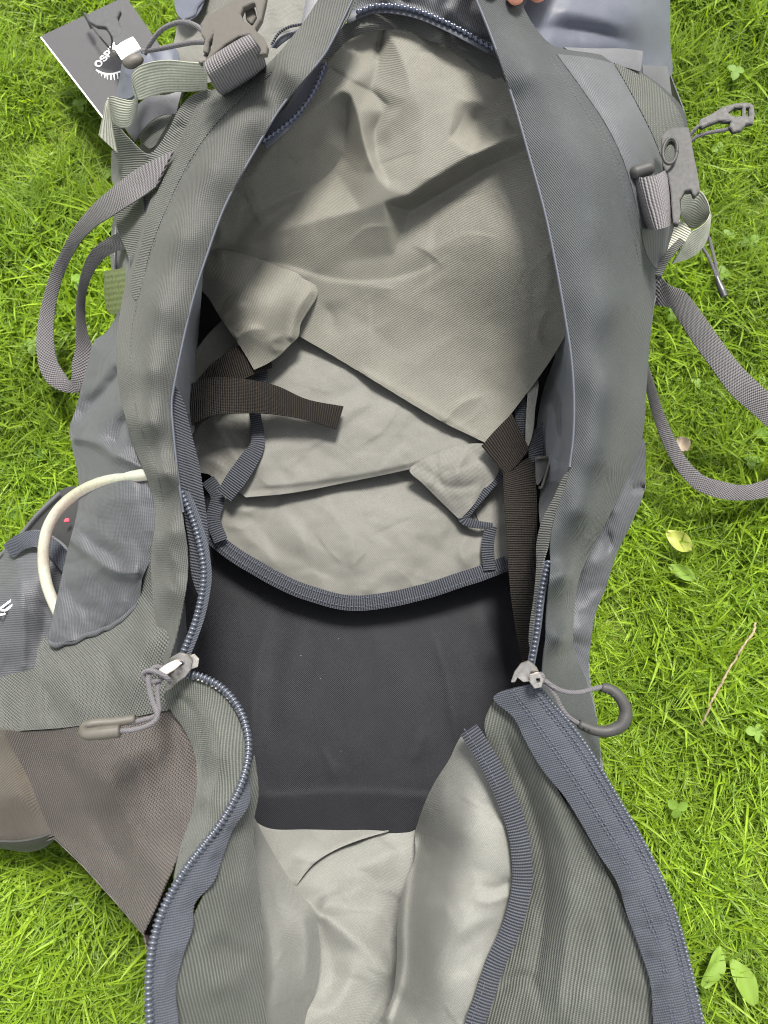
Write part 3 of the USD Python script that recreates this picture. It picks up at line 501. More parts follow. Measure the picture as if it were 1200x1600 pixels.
# --- brown straps inside
ribbon('compression_strap', M['strap'], B, [(300, 605, .145), (330, 570, .150), (370, 542, .156), (420, 520, .150)], [(305, 660, .140), (340, 618, .147), (385, 590, .150), (425, 575, .146)], .0018, ur=0)
ribbon('compression_strap', M['strap'], B, [(298, 600, .160), (330, 590, .166), (380, 592, .167), (430, 602, .163), (480, 624, .157), (537, 635, .152)], [(292, 668, .158), (330, 650, .161), (380, 646, .163), (430, 648, .160), (480, 657, .155), (526, 671, .151)], .0018)
ribbon('compression_strap', M['strap'], B, [(288, 640, .150), (310, 640, .146), (330, 648, .138)], [(290, 690, .146), (302, 680, .142), (312, 662, .136)], .0018)
ribbon('compression_strap', M['strap'], B, [(752, 697, .152), (774, 672, .155), (800, 646, .158)], [(790, 742, .150), (808, 726, .153), (827, 702, .155)], .0018)
ribbon('compression_strap', M['strap'], B, [(786, 735, .150), (788, 790, .152), (792, 850, .152), (797, 920, .150), (806, 985, .145), (818, 1045, .135)], [(834, 712, .148), (839, 790, .152), (838, 850, .152), (835, 920, .150), (835, 985, .146), (836, 1045, .138)], .0018)
sheet('lining_flap', M['lining2'], B, [(826, 590, .158), (838, 590, .160), (836, 640, .160), (830, 685, .158), (822, 702, .155), (821, 680, .155)], [], [], res=3, seed=9, theta=.3)
ribbon('grosgrain_loop', M['bind'], B, [(800, 620, .14), (806, 660, .142), (808, 710, .14)], [(822, 620, .146), (823, 660, .146), (824, 705, .143)], .0012)
ribbon('grosgrain_loop', M['bind'], B, [(826, 680, .150), (826, 700, .150), (826, 722, .148)], [(848, 660, .152), (848, 690, .152), (850, 722, .150)], .0012)
tube('strap_slider', M['plastict'], B, [(838, 716, .158), (848, 715, .158), (859, 716, .157), (855, 735, .157), (847, 760, .156), (842, 762, .156)], .0013, k=8)
sheet('strap_slider', M['plasticd'], B, [(836, 714, .154), (858, 716, .154), (850, 742, .153), (840, 758, .152)], [], [], res=3, micro=0)
# --- upper lining
sheet('lining', M['lining'], B, [(492, 97, .240), (530, 60, .246), (600, 45, .248), (650, 48, .248), (700, 60, .248), (750, 90, .247), (800, 140, .255), (858, 240, .260), (905, 370, .252), (912, 460, .236), (895, 505, .216), (880, 530, .200), (862, 560, .184), (840, 592, .168), (815, 625, .156), (790, 657, .147), (758, 692, .143, 1), (740, 683, .142), (700, 664, .142), (640, 629, .142), (560, 580, .143), (500, 544, .145), (440, 510, .146, 1), (380, 470, .148), (310, 425, .155), (285, 400, .165), (305, 330, .195), (345, 280, .215), (390, 212, .232), (440, 150, .239)],
      [(620, 200, .222), (640, 300, .204), (600, 420, .176), (700, 500, .166), (800, 400, .224), (795, 280, .236), (480, 330, .196), (460, 430, .170), (760, 600, .154)],
      [([(598, 45), (592, 75), (588, 105)], -4, 5, 5, 1.5, (.01, .5)), ([(500, 95), (545, 125), (590, 150), (610, 168)], -1.6, 4, 12, 1.4, (.25, .1)),
       ([(380, 405), (440, 412), (520, 434), (590, 437), (660, 420), (730, 375)], -1.6, 24, 5, 1.4, (.1, .3)),
       ([(690, 660), (720, 630), (765, 615)], 2.6, 5, 14, 1.3, (.05, .5)), ([(500, 470), (520, 500), (515, 530)], -2.0, 10, 14), ([(860, 470), (840, 520), (855, 555)], 3, 8, 14, 1.4), ([(850, 380), (858, 430), (845, 480)], 2.5, 12, 18), ([(560, 575), (660, 632), (750, 684)], 1.6, 7, 26, 1.4, (.05, .05)), ([(330, 330), (345, 360), (340, 390)], 2, 10, 10)],
      tin=[[(543, 133, 18), (505, 160, 16), (467, 187, 14), (425, 230, 9), (392, 280, 4)], [(543, 133, 18), (558, 175, 16), (570, 225, 16), (585, 265, 18), (605, 292, 20), (637, 306, 24)],
           [(637, 306, 24), (690, 270, 21), (740, 240, 18), (800, 212, 12), (840, 198, 6)], [(637, 306, 24), (570, 325, 14), (500, 342, 7), (430, 362, 2)],
           [(607, 52, 3), (625, 85, 11), (640, 132, 16), (630, 165, 15), (608, 192, 12), (594, 208, 8)], [(645, 140, 16), (660, 200, 17), (655, 250, 20), (637, 306, 24)],
           [(540, 165, 4), (540, 205, -6), (533, 250, -12), (500, 285, -15), (450, 305, -13), (405, 325, -7)], [(592, 70, -5), (588, 110, 2), (576, 140, 6)],
           [(600, 174, 6), (586, 205, 4), (590, 250, 9), (607, 282, 15)], [(614, 235, 12), (620, 280, 18)], [(748, 158, 8), (742, 190, -3), (752, 215, 0)], [(700, 110, 6), (708, 170, 13), (698, 230, 17)], [(775, 170, 2), (795, 190, -2), (805, 202, 2)],
           [(642, 330, -3), (700, 298, -5), (760, 264, -6), (830, 234, -3)], [(560, 445, 1), (630, 472, 3), (700, 498, 3), (760, 530, 2)], [(500, 470, -2), (560, 500, -2), (640, 560, -1), (720, 600, 0)], [(450, 420, 0), (600, 400, 2), (750, 380, 3)], [(820, 300, 2), (840, 400, 2), (800, 500, 1)]], sigma=1.2, res=2.7, theta=.35, seed=11, micro=.15)
sheet('lining_fold', M['lining'], B, [(308, 444, .160), (306, 415, .166), (330, 392, .170), (385, 398, .171), (440, 418, .170), (478, 432, .168), (494, 446, .166), (496, 460, .164), (484, 482, .162), (470, 506, .159), (466, 526, .157), (452, 540, .156), (436, 556, .155), (418, 568, .155), (397, 578, .154, 1), (382, 552, .158), (362, 522, .161), (344, 496, .162), (326, 466, .161)],
      [(400, 470, .182), (440, 470, .178), (400, 530, .170), (350, 440, .175)],
      [([(345, 496), (365, 480), (395, 476)], 3, 6, 14, 1.4, (.02, .5)), ([(366, 528), (395, 514), (420, 520)], 3.5, 7, 16, 1.4, (.02, .5)), ([(490, 448), (468, 480), (452, 535)], 3, 16, 8, 1.4, (.1, .1)), ([(385, 400), (398, 430), (380, 460)], -3, 14, 20, 1.6), ([(440, 560), (425, 535), (450, 520)], 2, 8, 10), ([(330, 395), (420, 405), (480, 432)], 2.5, 10, 18, 1.5, (.1, .1))], res=2.4, theta=-.5, seed=12, micro=.3)
# --- seam and zip at the top of the opening
sheet('seam_allowance', M['shell'], B, [(495, 90, .252), (535, 40, .256), (600, 18, .258), (650, 22, .258), (720, 50, .257), (775, 85, .256), (795, 150, .250), (765, 118, .250), (745, 104, .251), (700, 72, .252), (660, 60, .252), (640, 48, .252), (590, 48, .252), (545, 62, .25), (510, 92, .246)], [(690, 55, .261), (560, 40, .258)], [([(540, 55), (575, 40), (620, 44)], 3, 8, 8), ([(650, 50), (710, 76), (770, 112)], 1.5, 8, 8)], res=3.5, theta=1.2, seed=13)
sheet('top_facing', M['side'], B, [(530, 30, .262), (565, -40, .272), (740, -40, .272), (765, 40, .266), (782, 90, .262), (720, 52, .261), (650, 24, .261), (590, 14, .261)], [], [([(680, -10), (720, 30), (770, 70)], 3, 14, 14), ([(600, -20), (640, 5), (700, 30)], -3, 12, 12)], res=5, theta=.3, seed=14)
zt = hem('zipper_tape', [(540, 30), (580, 14), (640, 18), (700, 42), (765, 76)], 15, [.263, .265, .266, .266, .264], mat='piping')
teeth('zipper_teeth', M['teethd'], zt, [(560, 18, .268), (590, 9, .269), (640, 13, .270), (700, 36, .270), (770, 75, .267)], .0048, .0022, .0016)
# --- left rim of the opening, running down into the front panel
sheet('front_panel', M['shell'], B, [(566, -40, .296, 1), (545, 25, .292), (520, 62, .289), (497, 98, .287), (440, 166, .285), (400, 232, .284), (353, 318, .281), (333, 367, .279), (322, 402, .278), (303, 462, .276), (288, 523, .274), (279, 567, .273), (271, 607, .272), (268, 635, .271), (270, 667, .270), (275, 717, .268), (281, 765, .266), (286, 810, .262), (292, 850, .258), (293, 900, .254), (285, 950, .250), (272, 1005, .246), (258, 1050, .242, 1), (248, 1000, .232), (238, 930, .228), (236, 870, .232), (243, 800, .238), (232, 755, .238), (208, 693, .236), (190, 627, .234), (183, 583, .234), (184, 517, .236), (197, 440, .240), (210, 400, .243), (236, 310, .248), (272, 238, .254), (325, 146, .262), (398, 116, .268), (470, 40, .276), (520, -40, .285, 1)],
      [(450, 110, .298), (390, 180, .296), (330, 265, .293), (285, 370, .291), (250, 480, .289), (232, 580, .286), (232, 660, .283), (255, 740, .277), (266, 830, .262), (265, 920, .252)],
      [([(258, 290), (240, 340), (222, 400), (212, 460), (205, 520)], 1.6, 14, 14, 1.6), ([(330, 150), (280, 240), (245, 320), (222, 395), (206, 480)], -1.6, 4, 4, 1.4, (.05, .05)), ([(240, 820), (262, 860), (285, 900)], 3, 9, 14), ([(245, 860), (262, 900), (282, 930)], -3, 7, 9), ([(255, 640), (235, 700), (250, 760)], 1.2, 14, 20, 1.8), ([(240, 540), (250, 600), (243, 660)], .9, 14, 20, 1.8)], res=4.5, theta=-.6, seed=15, micro=.5, key='rim_a')
tube('edge_piping', M['piping'], B, [(560, -20, .294), (520, 62, .290), (497, 98, .288), (440, 166, .286), (400, 232, .285), (353, 318, .282), (322, 402, .279), (303, 462, .277), (288, 523, .275), (271, 607, .273), (268, 635, .272), (270, 667, .271), (275, 717, .269), (281, 765, .267), (286, 800, .263)], .0011, k=8)
zt = hem('zipper_tape', [(503, 100), (475, 150), (440, 195), (408, 222)], 26, [.262, .262, .264, .266], mat='piping')
teeth('zipper_teeth', M['teethd'], zt, [(508, 100, .264), (489, 145, .265), (465, 178, .266), (440, 200, .267), (412, 219, .269)], .0042, .0020, .0016)
# facing strip and coil that run down the left edge
sheet('zipper_facing', M['bind'], B, [(272, 600, .268), (284, 620, .262), (300, 680, .250), (310, 720, .245), (322, 800, .240), (326, 850, .238), (322, 900, .237), (312, 930, .237), (300, 900, .243), (296, 850, .248), (286, 790, .258), (276, 710, .264), (268, 650, .267)], [(295, 740, .255)], [([(280, 660), (298, 740), (312, 830)], 2.5, 7, 10), ([(285, 700), (305, 780), (316, 860)], -2, 5, 6)], res=3, theta=1.4, seed=16)
zc = [(284, 770, .262), (297, 800, .260), (307, 830, .259), (316, 870, .258), (318, 905, .257), (312, 945, .256), (302, 980, .255), (290, 1010, .254), (280, 1035, .253)]
zt = hem('zipper_tape', [(q[0] + 4, q[1]) for q in zc], 17, [q[2] - .002 for q in zc], mat='tape')
teeth('zipper_teeth', M['teeth'], zt, zc, .0031, .0027, .0020)
# front panel below, coarse mesh weave
sheet('lower_panel', M['mesh'], B, [(240, 850, .226), (262, 860, .236), (286, 905, .242), (285, 950, .243), (272, 1010, .240), (262, 1060, .236), (266, 1108, .232), (250, 1112, .228), (170, 1127, .200), (100, 1137, .165), (30, 1142, .128, 1), (34, 1110, .128), (50, 1060, .132), (68, 1000, .130), (108, 985, .142), (148, 972, .156), (168, 966, .164), (188, 950, .172), (208, 930, .184), (215, 890, .200)],
      [(180, 1060, .205), (240, 1000, .232), (120, 1070, .172)],
      [([(215, 940), (225, 1000), (215, 1060), (200, 1110)], 3, 14, 16, 1.7), ([(80, 1020), (110, 1070), (125, 1130)], 3.5, 16, 24, 1.6), ([(160, 1000), (170, 1060), (160, 1120)], -3.0, 14, 14, 1.8), ([(240, 930), (262, 980), (262, 1040)], 2.5, 9, 14), ([(230, 1080), (250, 1060), (262, 1030)], -3, 9, 9), ([(60, 1060), (80, 1100), (70, 1135)], -3, 12, 12)], res=3, theta=.15, seed=17, micro=.9)
# --- left side panel of stretch cloth
sheet('side_panel', M['side'], B, [(205, 385, .236), (188, 480, .226), (178, 500, .205), (165, 520, .190), (148, 532, .182), (138, 565, .178), (118, 640, .170), (108, 672, .166), (112, 695, .168), (122, 745, .170), (122, 790, .170), (108, 850, .160), (104, 866, .158), (92, 920, .150), (80, 975, .142), (76, 1000, .142), (88, 1007, .145), (102, 1003, .150), (118, 1000, .155), (134, 992, .160), (150, 988, .166), (162, 982, .170), (173, 979, .173), (183, 972, .177), (192, 966, .181), (216, 944, .190), (222, 905, .206), (246, 850, .226), (252, 800, .232), (242, 750, .232), (218, 690, .230), (200, 620, .228), (194, 560, .228)],
      [(170, 600, .208), (175, 700, .212), (180, 780, .214), (170, 870, .198), (140, 930, .178), (150, 660, .196)],
      [([(195, 575), (165, 610), (130, 650), (112, 675)], -13, 14, 20, 1.5, (.1, .3)), ([(185, 555), (160, 590), (135, 630)], 4, 14, 10, 1.5), ([(110, 684), (150, 692), (190, 715), (235, 735)], 9, 16, 10, 1.5, (.05, .1)), ([(205, 640), (185, 680), (175, 715)], -13, 10, 16, 1.6), ([(190, 590), (198, 620), (205, 650)], 6, 6, 8),
       ([(104, 840), (140, 868), (180, 893), (225, 897)], 9, 26, 9, 1.4, (.05, .1)), ([(115, 815), (150, 850), (200, 880)], -7, 14, 14), ([(165, 860), (190, 890), (200, 930)], -3, 14, 18), ([(110, 760), (160, 780), (230, 780)], 2.0, 14, 30, 1.8), ([(100, 900), (120, 940), (170, 965)], -3.5, 14, 14), ([(155, 988), (165, 965), (160, 930)], 2.5, 8, 8), ([(185, 972), (195, 950), (190, 925)], 2.5, 8, 8), ([(120, 998), (125, 970), (115, 940)], 2.0, 9, 9), ([(140, 720), (150, 790), (140, 850)], 2.0, 12, 20, 1.8)], res=2.8, theta=.05, seed=18, micro=1.0)
sheet('side_panel', M['side'], B, [(178, 330, .16), (215, 290, .22), (225, 360, .236), (205, 430, .232), (196, 540, .228), (186, 545, .2), (180, 500, .15), (176, 440, .12), (172, 390, .12)], [], [([(180, 400), (190, 440), (185, 500)], 2, 10, 10)], res=5, theta=.05, seed=19)
tube('pocket_hem', M['side'], B, [(79, 985, .143), (78, 1002, .143), (88, 1008, .146), (102, 1004, .151), (118, 1001, .156), (134, 993, .161), (150, 989, .167), (162, 983, .171), (173, 980, .174), (183, 973, .178), (192, 967, .182), (216, 944, .190)], [.0016, .0020, .0026, .0020, .0027, .0020, .0026, .0019, .0025, .0020, .0022, .0016])
# outer walls down to the grass
Lt = PP([(330, -60, .16), (260, 120, .15), (182, 330, .15), (180, 400, .150), (184, 500, .185), (154, 535, .174), (124, 640, .163), (115, 680, .160), (128, 770, .163), (110, 866, .152), (84, 1000, .137), (38, 1142, .126)])
Lb = PP([(360, -60, .0), (300, 120, .0), (240, 330, .0), (230, 400, .0), (230, 500, .0), (200, 540, .0), (165, 640, .0), (160, 690, .0), (165, 770, .0), (150, 866, .0), (140, 1000, .0), (150, 1142, .0)])
ruled('outer_wall', M['side'], B, Lt, Lb, 8, (-.006, 0, 0), n=90)

# --- right rim, wide outer panel
sheet('front_panel', M['shell2'], B, [(732, -40, .294, 1), (768, 58, .292), (800, 150, .290), (826, 240, .287), (851, 330, .285), (870, 420, .282), (884, 500, .279), (893, 560, .277), (897, 620, .275), (896, 680, .273), (890, 735, .271), (878, 775, .269), (866, 810, .267), (860, 850, .265), (860, 880, .263), (856, 940, .259), (852, 1000, .254), (848, 1055, .250), (848, 1085, .248), (870, 1110, .238), (900, 1150, .215), (938, 1225, .19, 1), (936, 1150, .178), (928, 1105, .17), (915, 1060, .168), (898, 1020, .182), (897, 960, .198), (906, 900, .205), (932, 845, .206), (960, 790, .202), (986, 732, .196), (1004, 680, .192), (1010, 610, .192), (1015, 540, .193), (1021, 485, .194), (1028, 435, .195), (1052, 360, .194), (1070, 275, .187), (1076, 215, .182), (1068, 172, .190), (1040, 140, .204), (990, 106, .228), (940, 86, .247), (880, 76, .262), (862, 70, .266), (828, 30, .277), (798, -40, .285, 1)],
      [(830, 110, .299), (880, 230, .297), (925, 370, .292), (950, 500, .286), (955, 600, .281), (945, 700, .275), (915, 800, .269), (890, 900, .258), (880, 1000, .247), (985, 480, .262), (980, 620, .255), (960, 730, .248), (1010, 250, .250), (940, 160, .268), (1000, 170, .245)],
      [([(868, 78), (915, 140), (950, 195), (975, 245), (988, 290), (1000, 340)], -3.2, 5, 14, 1.4, (.1, .1)), ([(862, 80), (905, 145), (940, 205), (965, 270), (985, 340)], 1.6, 12, 9, 1.5, (.1, .2)), ([(900, 100), (960, 130), (1030, 190)], 2, 16, 16), ([(905, 735), (940, 720), (990, 700)], 1.3, 10, 12), ([(910, 770), (940, 760), (980, 730)], -1.3, 9, 10), ([(905, 850), (880, 930), (885, 1010)], 2.2, 12, 14), ([(870, 880), (905, 920), (890, 990), (860, 1050)], -1.6, 10, 10), ([(920, 340), (960, 430), (985, 520)], -1.6, 10, 10, 1.6), ([(880, 160), (930, 270), (965, 360)], 1.0, 14, 20, 1.8), ([(900, 600), (960, 580), (1005, 560)], 1.0, 16, 20), ([(860, 1060), (885, 1080), (920, 1090)], -3, 8, 12)], res=4.5, theta=-.15, seed=20, micro=.5, key='rim_b')
tube('edge_piping', M['piping'], B, [(736, -20, .294), (768, 58, .293), (800, 150, .291), (826, 240, .288), (851, 330, .286), (870, 420, .283), (884, 500, .280), (893, 560, .278), (897, 620, .276), (896, 680, .274), (890, 730, .272)], .0011, k=8)
def onto(pts, key, dz=0.0):
    q = np.array([t_[:2] for t_ in pts], float); return [(a, b, z_ + dz) for (a, b), z_ in zip(q, SURF[key](q))]
def stitch_row(pts, key, mat='threadd', step=.0034, l=.0022, r=.0004):
    c = catmull([(*t_[:2], 0) for t_ in pts], 8)[:, :2]; W = at(c[:, 0], c[:, 1], SURF[key](c)); W, _ = resamp(W, int(np.linalg.norm(np.diff(W, axis=0), axis=1).sum() / step)); t = np.gradient(W, axis=0); t /= np.linalg.norm(t, axis=1, keepdims=True); out = []
    for p_, d in zip(W, t):
        u = np.cross(d, [0, 0, 1.]); u /= np.linalg.norm(u); w = np.cross(u, d); m = TOOTH.copy(); T = np.eye(4); T[:3, 0], T[:3, 1], T[:3, 2], T[:3, 3] = d * l / 2, u * r, w * r * .7, p_ + np.array([0, 0, .0002]); m.apply_transform(T); out.append(m)
    return obj('stitching', trimesh.util.concatenate(out), M[mat], B, kind='stuff', smooth=True)
M['threadd'] = plain('dark_thread', (.03, .032, .034), .6)
sheet('yoke_panel', M['side'], B, [(870, 84, 0), (930, 92, 0), (990, 112, 0), (1034, 146, 0), (1060, 180, 0), (1068, 220, 0), (1064, 275, 0), (1048, 350, 0), (1028, 420, 0), (1012, 400, 0), (1000, 345, 0), (987, 290, 0), (972, 245, 0), (948, 196, 0), (912, 142, 0)], res=4.5, theta=.2, seed=60, on='rim_b', lift=.0012)
sheet('yoke_edge', M['mesh'], B, [(960, 98, 0), (1010, 120, 0), (1042, 148, 0), (1064, 180, 0), (1071, 216, 0), (1066, 275, 0), (1058, 300, 0), (1040, 260, 0), (1022, 215, 0), (995, 160, 0)], res=4.5, theta=.4, seed=61, on='rim_b', lift=.0024)
stitch_row([(864, 88), (906, 148), (942, 202), (966, 250), (980, 295), (993, 350), (1006, 410)], 'rim_b')
stitch_row([(858, 92), (900, 152), (936, 206), (960, 254), (974, 299), (987, 354), (1000, 414)], 'rim_b')
sheet('seam_band', M['mesh'], B, [(404, 116, 0), (424, 112, 0), (380, 150, 0), (325, 208, 0), (290, 262, 0), (262, 320, 0), (238, 380, 0), (224, 430, 0), (212, 470, 0), (204, 450, 0), (216, 400, 0), (242, 310, 0), (277, 238, 0), (328, 150, 0)], res=4.5, theta=-.9, seed=62, on='rim_a', lift=.0012)
stitch_row([(420, 118), (382, 152), (328, 210), (293, 264), (265, 322), (241, 382), (220, 450), (206, 520), (206, 590), (218, 660), (244, 730), (258, 800)], 'rim_a')
sheet('zipper_facing', M['pocket'], B, [(891, 730, .268), (884, 760, .267), (868, 810, .264), (855, 855, .261), (848, 880, .259), (842, 920, .257), (834, 970, .254), (829, 1020, .25), (826, 1000, .245), (834, 930, .244), (838, 880, .243), (838, 850, .243), (848, 810, .25), (866, 775, .258), (880, 745, .264)], [], [([(885, 750), (862, 810), (845, 860)], 1.5, 8, 8)], res=2.6, theta=1.0, seed=21)
zc = [(857, 878, .262), (850, 905, .261), (844, 940, .259), (840, 980, .257), (834, 1015, .255), (828, 1045, .253)]
zt = hem('zipper_tape', zc, 12, [q[2] - .003 for q in zc], mat='piping')
teeth('zipper_teeth', M['teeth'], zt, zc, .0031, .0022, .0020)
sheet('side_panel', M['side'], B, [(985, 700, .185), (1004, 686, .182), (1009, 740, .160), (1006, 770, .155), (988, 815, .152), (962, 870, .148), (946, 920, .146), (930, 960, .146), (924, 1000, .146), (920, 1050, .146), (930, 1105, .15), (937, 1160, .15), (942, 1240, .15), (890, 1200, .14), (880, 1100, .15), (885, 950, .155), (905, 860, .165), (940, 800, .165)],
      [(960, 800, .170), (930, 880, .166), (908, 980, .160)],
      [([(985, 765), (1008, 762)], -7, 8, 6, 1.4, (.05, .05)), ([(948, 825), (952, 850), (946, 872)], -5, 6, 6), ([(930, 900), (960, 850), (1000, 780)], 4, 16, 10), ([(900, 960), (925, 940), (945, 915)], 4, 10, 10), ([(915, 1010), (925, 1060), (935, 1130)], -3, 9, 9)], res=3, theta=.4, seed=22, micro=.9)
Rt = PP([(1046, -60, .16), (1046, 110, .155), (1070, 172, .186), (1074, 250, .182), (1050, 362, .190), (1022, 480, .190), (1006, 610, .186), (1003, 750, .150), (957, 870, .140), (918, 1000, .138), (930, 1160, .142), (936, 1240, .142)])
Rb = PP([(1000, -60, 0.), (1000, 110, 0.), (1010, 172, 0.), (1010, 250, 0.), (1000, 362, 0.), (985, 480, 0.), (970, 610, 0.), (955, 750, 0.), (920, 870, 0.), (890, 1000, 0.), (880, 1160, 0.), (880, 1240, 0.)])
ruled('outer_wall', M['side'], B, Rt, Rb, 8, (.004, 0, 0), n=90)
# --- lid cloth behind the opening, top right and top left
sheet('lid', M['lid'], B, [(760, -120, .25), (900, -130, .235), (1044, -120, .17), (1047, -20, .165), (1047, 60, .160), (1046, 125, .155), (1035, 125, .175), (1010, 120, .19), (960, 110, .212), (900, 100, .230), (850, 95, .245), (800, 50, .258)], [(920, 0, .246), (1000, 20, .215)],
      [([(830, 42), (880, 45), (950, 55), (1000, 75)], -5, 14, 12, 1.5), ([(950, -20), (990, 30), (1030, 70)], 3, 20, 24, 1.8), ([(840, 10), (920, 25), (990, 45)], 2.5, 14, 18)], res=5, seed=23, theta=.1, micro=.9)
ribbon('lid_band', M['greyw'], B, [(880, 74, .255), (930, 76, .247), (970, 76, .238), (1004, 80, .228)], [(900, 92, .254), (940, 98, .246), (975, 105, .238), (1000, 112, .23)], .0012)
ribbon('lid_band', M['greyw'], B, [(1003, 102, .205), (1025, 103, .195), (1042, 104, .182)], [(1004, 140, .20), (1028, 150, .19), (1050, 162, .18)], .0012)
sheet('lid', M['lining2'], B, [(276, -60, .2), (276, 40, .205), (270, 110, .21), (300, 130, .218), (345, 125, .23), (400, 112, .245), (440, 80, .25), (500, 10, .255), (520, -60, .26)], [(400, 20, .245)], [([(430, 10), (415, 50), (400, 90)], -2.5, 10, 12)], res=5, seed=24, theta=.5)
sheet('lid_flap', M['lid'], B, [(277, -50, .215), (276, 20, .218), (290, 32, .222), (305, 26, .224), (315, 12, .226), (325, -50, .228)], [], [], res=4, seed=25)
tube('edge_piping', M['piping'], B, [(287, 31, .224), (303, 24, .226), (308, 12, .227), (322, -4, .230)], .0012, k=6)
ribbon('lid_band', M['greyw'], B, [(480, -20, .262), (476, 10, .263), (470, 40, .262)], [(500, -20, .263), (496, 8, .264), (490, 25, .263)], .0012)
tube('edge_piping', M['bind'], B, [(424, 70, .268), (436, 52, .270), (452, 42, .271), (472, 38, .271)], .0012, k=6)
ribbon('lid_band', M['piping'], B, [(422, 74, .264), (440, 56, .266), (470, 42, .266)], [(432, 76, .262), (450, 62, .264), (478, 46, .264)], .001)
# --- ribbed side pocket, upper left
sheet('side_pocket', M['pocket'], B, [(172, 178, .205), (180, 190, .21), (200, 215, .222), (232, 240, .235), (262, 205, .243), (280, 170, .25), (298, 150, .256), (330, 140, .262), (300, 200, .256), (270, 250, .25), (240, 310, .245), (215, 390, .238), (205, 420, .236), (200, 400, .22), (182, 350, .19), (183, 300, .18), (190, 265, .185), (178, 240, .18)], [(225, 280, .23)],
      [([(298, 152), (262, 205), (232, 242)], 4, 9, 9, 1.5), ([(262, 205), (285, 200), (270, 240)], -3, 8, 8), ([(190, 300), (215, 330), (210, 390)], 3, 8, 10), ([(178, 185), (205, 222), (235, 248)], 3, 6, 8, 1.5, (.05, .1))], res=3, theta=.9, seed=26)
sheet('pocket_lining', M['shell'], B, [(215, 215, .2), (225, 190, .205), (262, 172, .215), (268, 180, .22), (255, 205, .222), (235, 232, .22)], [], [([(222, 210), (245, 190), (262, 180)], 3, 6, 6)], res=3, seed=27)
ribbon('side_strap', M['greyw'], B, [(285, 140, .235), (262, 148, .235), (232, 152, .23), (208, 172, .22), (193, 196, .21)], [(275, 178, .23), (255, 180, .23), (236, 190, .225), (222, 205, .218), (212, 222, .21)], .0016)
sheet('side_panel', M['shell'], B, [(174, 235, .15), (186, 240, .175), (196, 275, .185), (186, 300, .18), (176, 285, .15)], [], [], res=4, seed=28)
sheet('rubber_patch', M['olive'], B, [(161, 424, .165), (185, 420, .185), (206, 416, .20), (200, 450, .2), (192, 486, .195), (172, 490, .17)], [], [([(162, 432 + 9 * i), (200, 426 + 9 * i)], 1.6, 2.6, 2.6, 2, (.02, .02)) for i in range(7)], res=2, micro=0, seed=29)
# --- base panel at lower left
sheet('base_panel', M['brown'], B, [(8, 1142, .118), (30, 1143, .127), (100, 1138, .163), (170, 1128, .198), (250, 1113, .226), (266, 1110, .230), (284, 1135, .238), (303, 1170, .246), (311, 1215, .252), (302, 1262, .260), (280, 1330, .268), (250, 1400, .275), (232, 1440, .276), (224, 1458, .270, 1), (180, 1407, .205), (130, 1352, .150), (100, 1322, .120), (84, 1306, .105), (66, 1270, .105), (42, 1210, .106), (20, 1170, .110)],
      [(150, 1220, .187), (220, 1220, .225), (200, 1330, .208), (240, 1350, .252)],
      [([(85, 1170), (120, 1230), (160, 1300), (205, 1375)], -5, 20, 16, 1.6, (.2, .2)), ([(140, 1180), (175, 1240), (205, 1300), (230, 1380)], 3.5, 18, 22, 1.7), ([(50, 1180), (75, 1250), (110, 1310)], 3, 14, 16, 1.7), ([(230, 1150), (250, 1230), (240, 1300)], -3.5, 20, 22, 1.8), ([(265, 1115), (290, 1165), (292, 1220)], 2.0, 10, 8)], res=4, theta=.2, seed=30, micro=.9)
sheet('base_panel', M['tan'], B, [(-60, 1140, .085), (0, 1140, .11), (12, 1142, .116), (24, 1172, .108), (45, 1212, .104), (68, 1270, .102), (86, 1304, .10), (62, 1310, .092), (30, 1314, .082), (0, 1314, .075), (-60, 1310, .06)], [(20, 1240, .108)], [([(0, 1160), (30, 1220), (55, 1290)], 1.8, 10, 14)], res=4, theta=.5, seed=31, label='tan corner of the base')
ribbon('base_trim', M['plastic'], B, [(-60, 1312, .07), (0, 1314, .080), (30, 1314, .088), (62, 1308, .096), (88, 1298, .10)], [(-60, 1318, .05), (0, 1324, .058), (40, 1330, .062), (68, 1324, .07), (86, 1310, .08)], .003)
bt = PP([(-60, 1316, .05), (40, 1328, .06), (84, 1308, .10), (130, 1352, .148), (180, 1407, .203), (226, 1460, .268), (240, 1520, .27), (240, 1680, .27)])
bb = PP([(-20, 1240, .0), (90, 1230, .0), (150, 1250, .0), (220, 1320, 0.), (280, 1400, .0), (330, 1460, .0), (350, 1560, .0), (350, 1680, .0)])
ruled('base_underside', M['brown'], B, bt, bb, 8, (0, 0, -.01), n=60)
# --- hip belt with its pocket
sheet('hip_belt', M['blackp'], B, [(-60, 900, .04), (0, 868, .048), (30, 838, .055), (60, 800, .06), (94, 766, .065), (120, 760, .07), (150, 800, .085), (130, 880, .085), (60, 930, .06), (-60, 960, .04)], [], [], res=5, seed=32)
ribbon('hip_belt_edge', M['greyw'], B, [(-10, 874, .053), (26, 838, .060), (58, 800, .066), (92, 768, .071)], [(-7, 878, .053), (29, 842, .060), (61, 804, .066), (95, 772, .071)], .001)
sheet('hip_pocket', M['side'], B, [(-60, 905, .06), (4, 870, .066), (10, 850, .072), (36, 832, .080), (60, 828, .086), (84, 838, .09), (108, 860, .09), (112, 920, .09), (100, 1000, .09), (70, 1050, .088), (40, 1052, .087), (18, 1056, .084), (-60, 1085, .066)], [(30, 950, .108), (60, 900, .108), (15, 900, .095)],
      [([(22, 850), (34, 930), (38, 1050)], 3.5, 8, 14, 1.5, (.05, .05)), ([(60, 880), (70, 950), (60, 1040)], -3, 12, 12)], res=4, theta=1.5, seed=33)
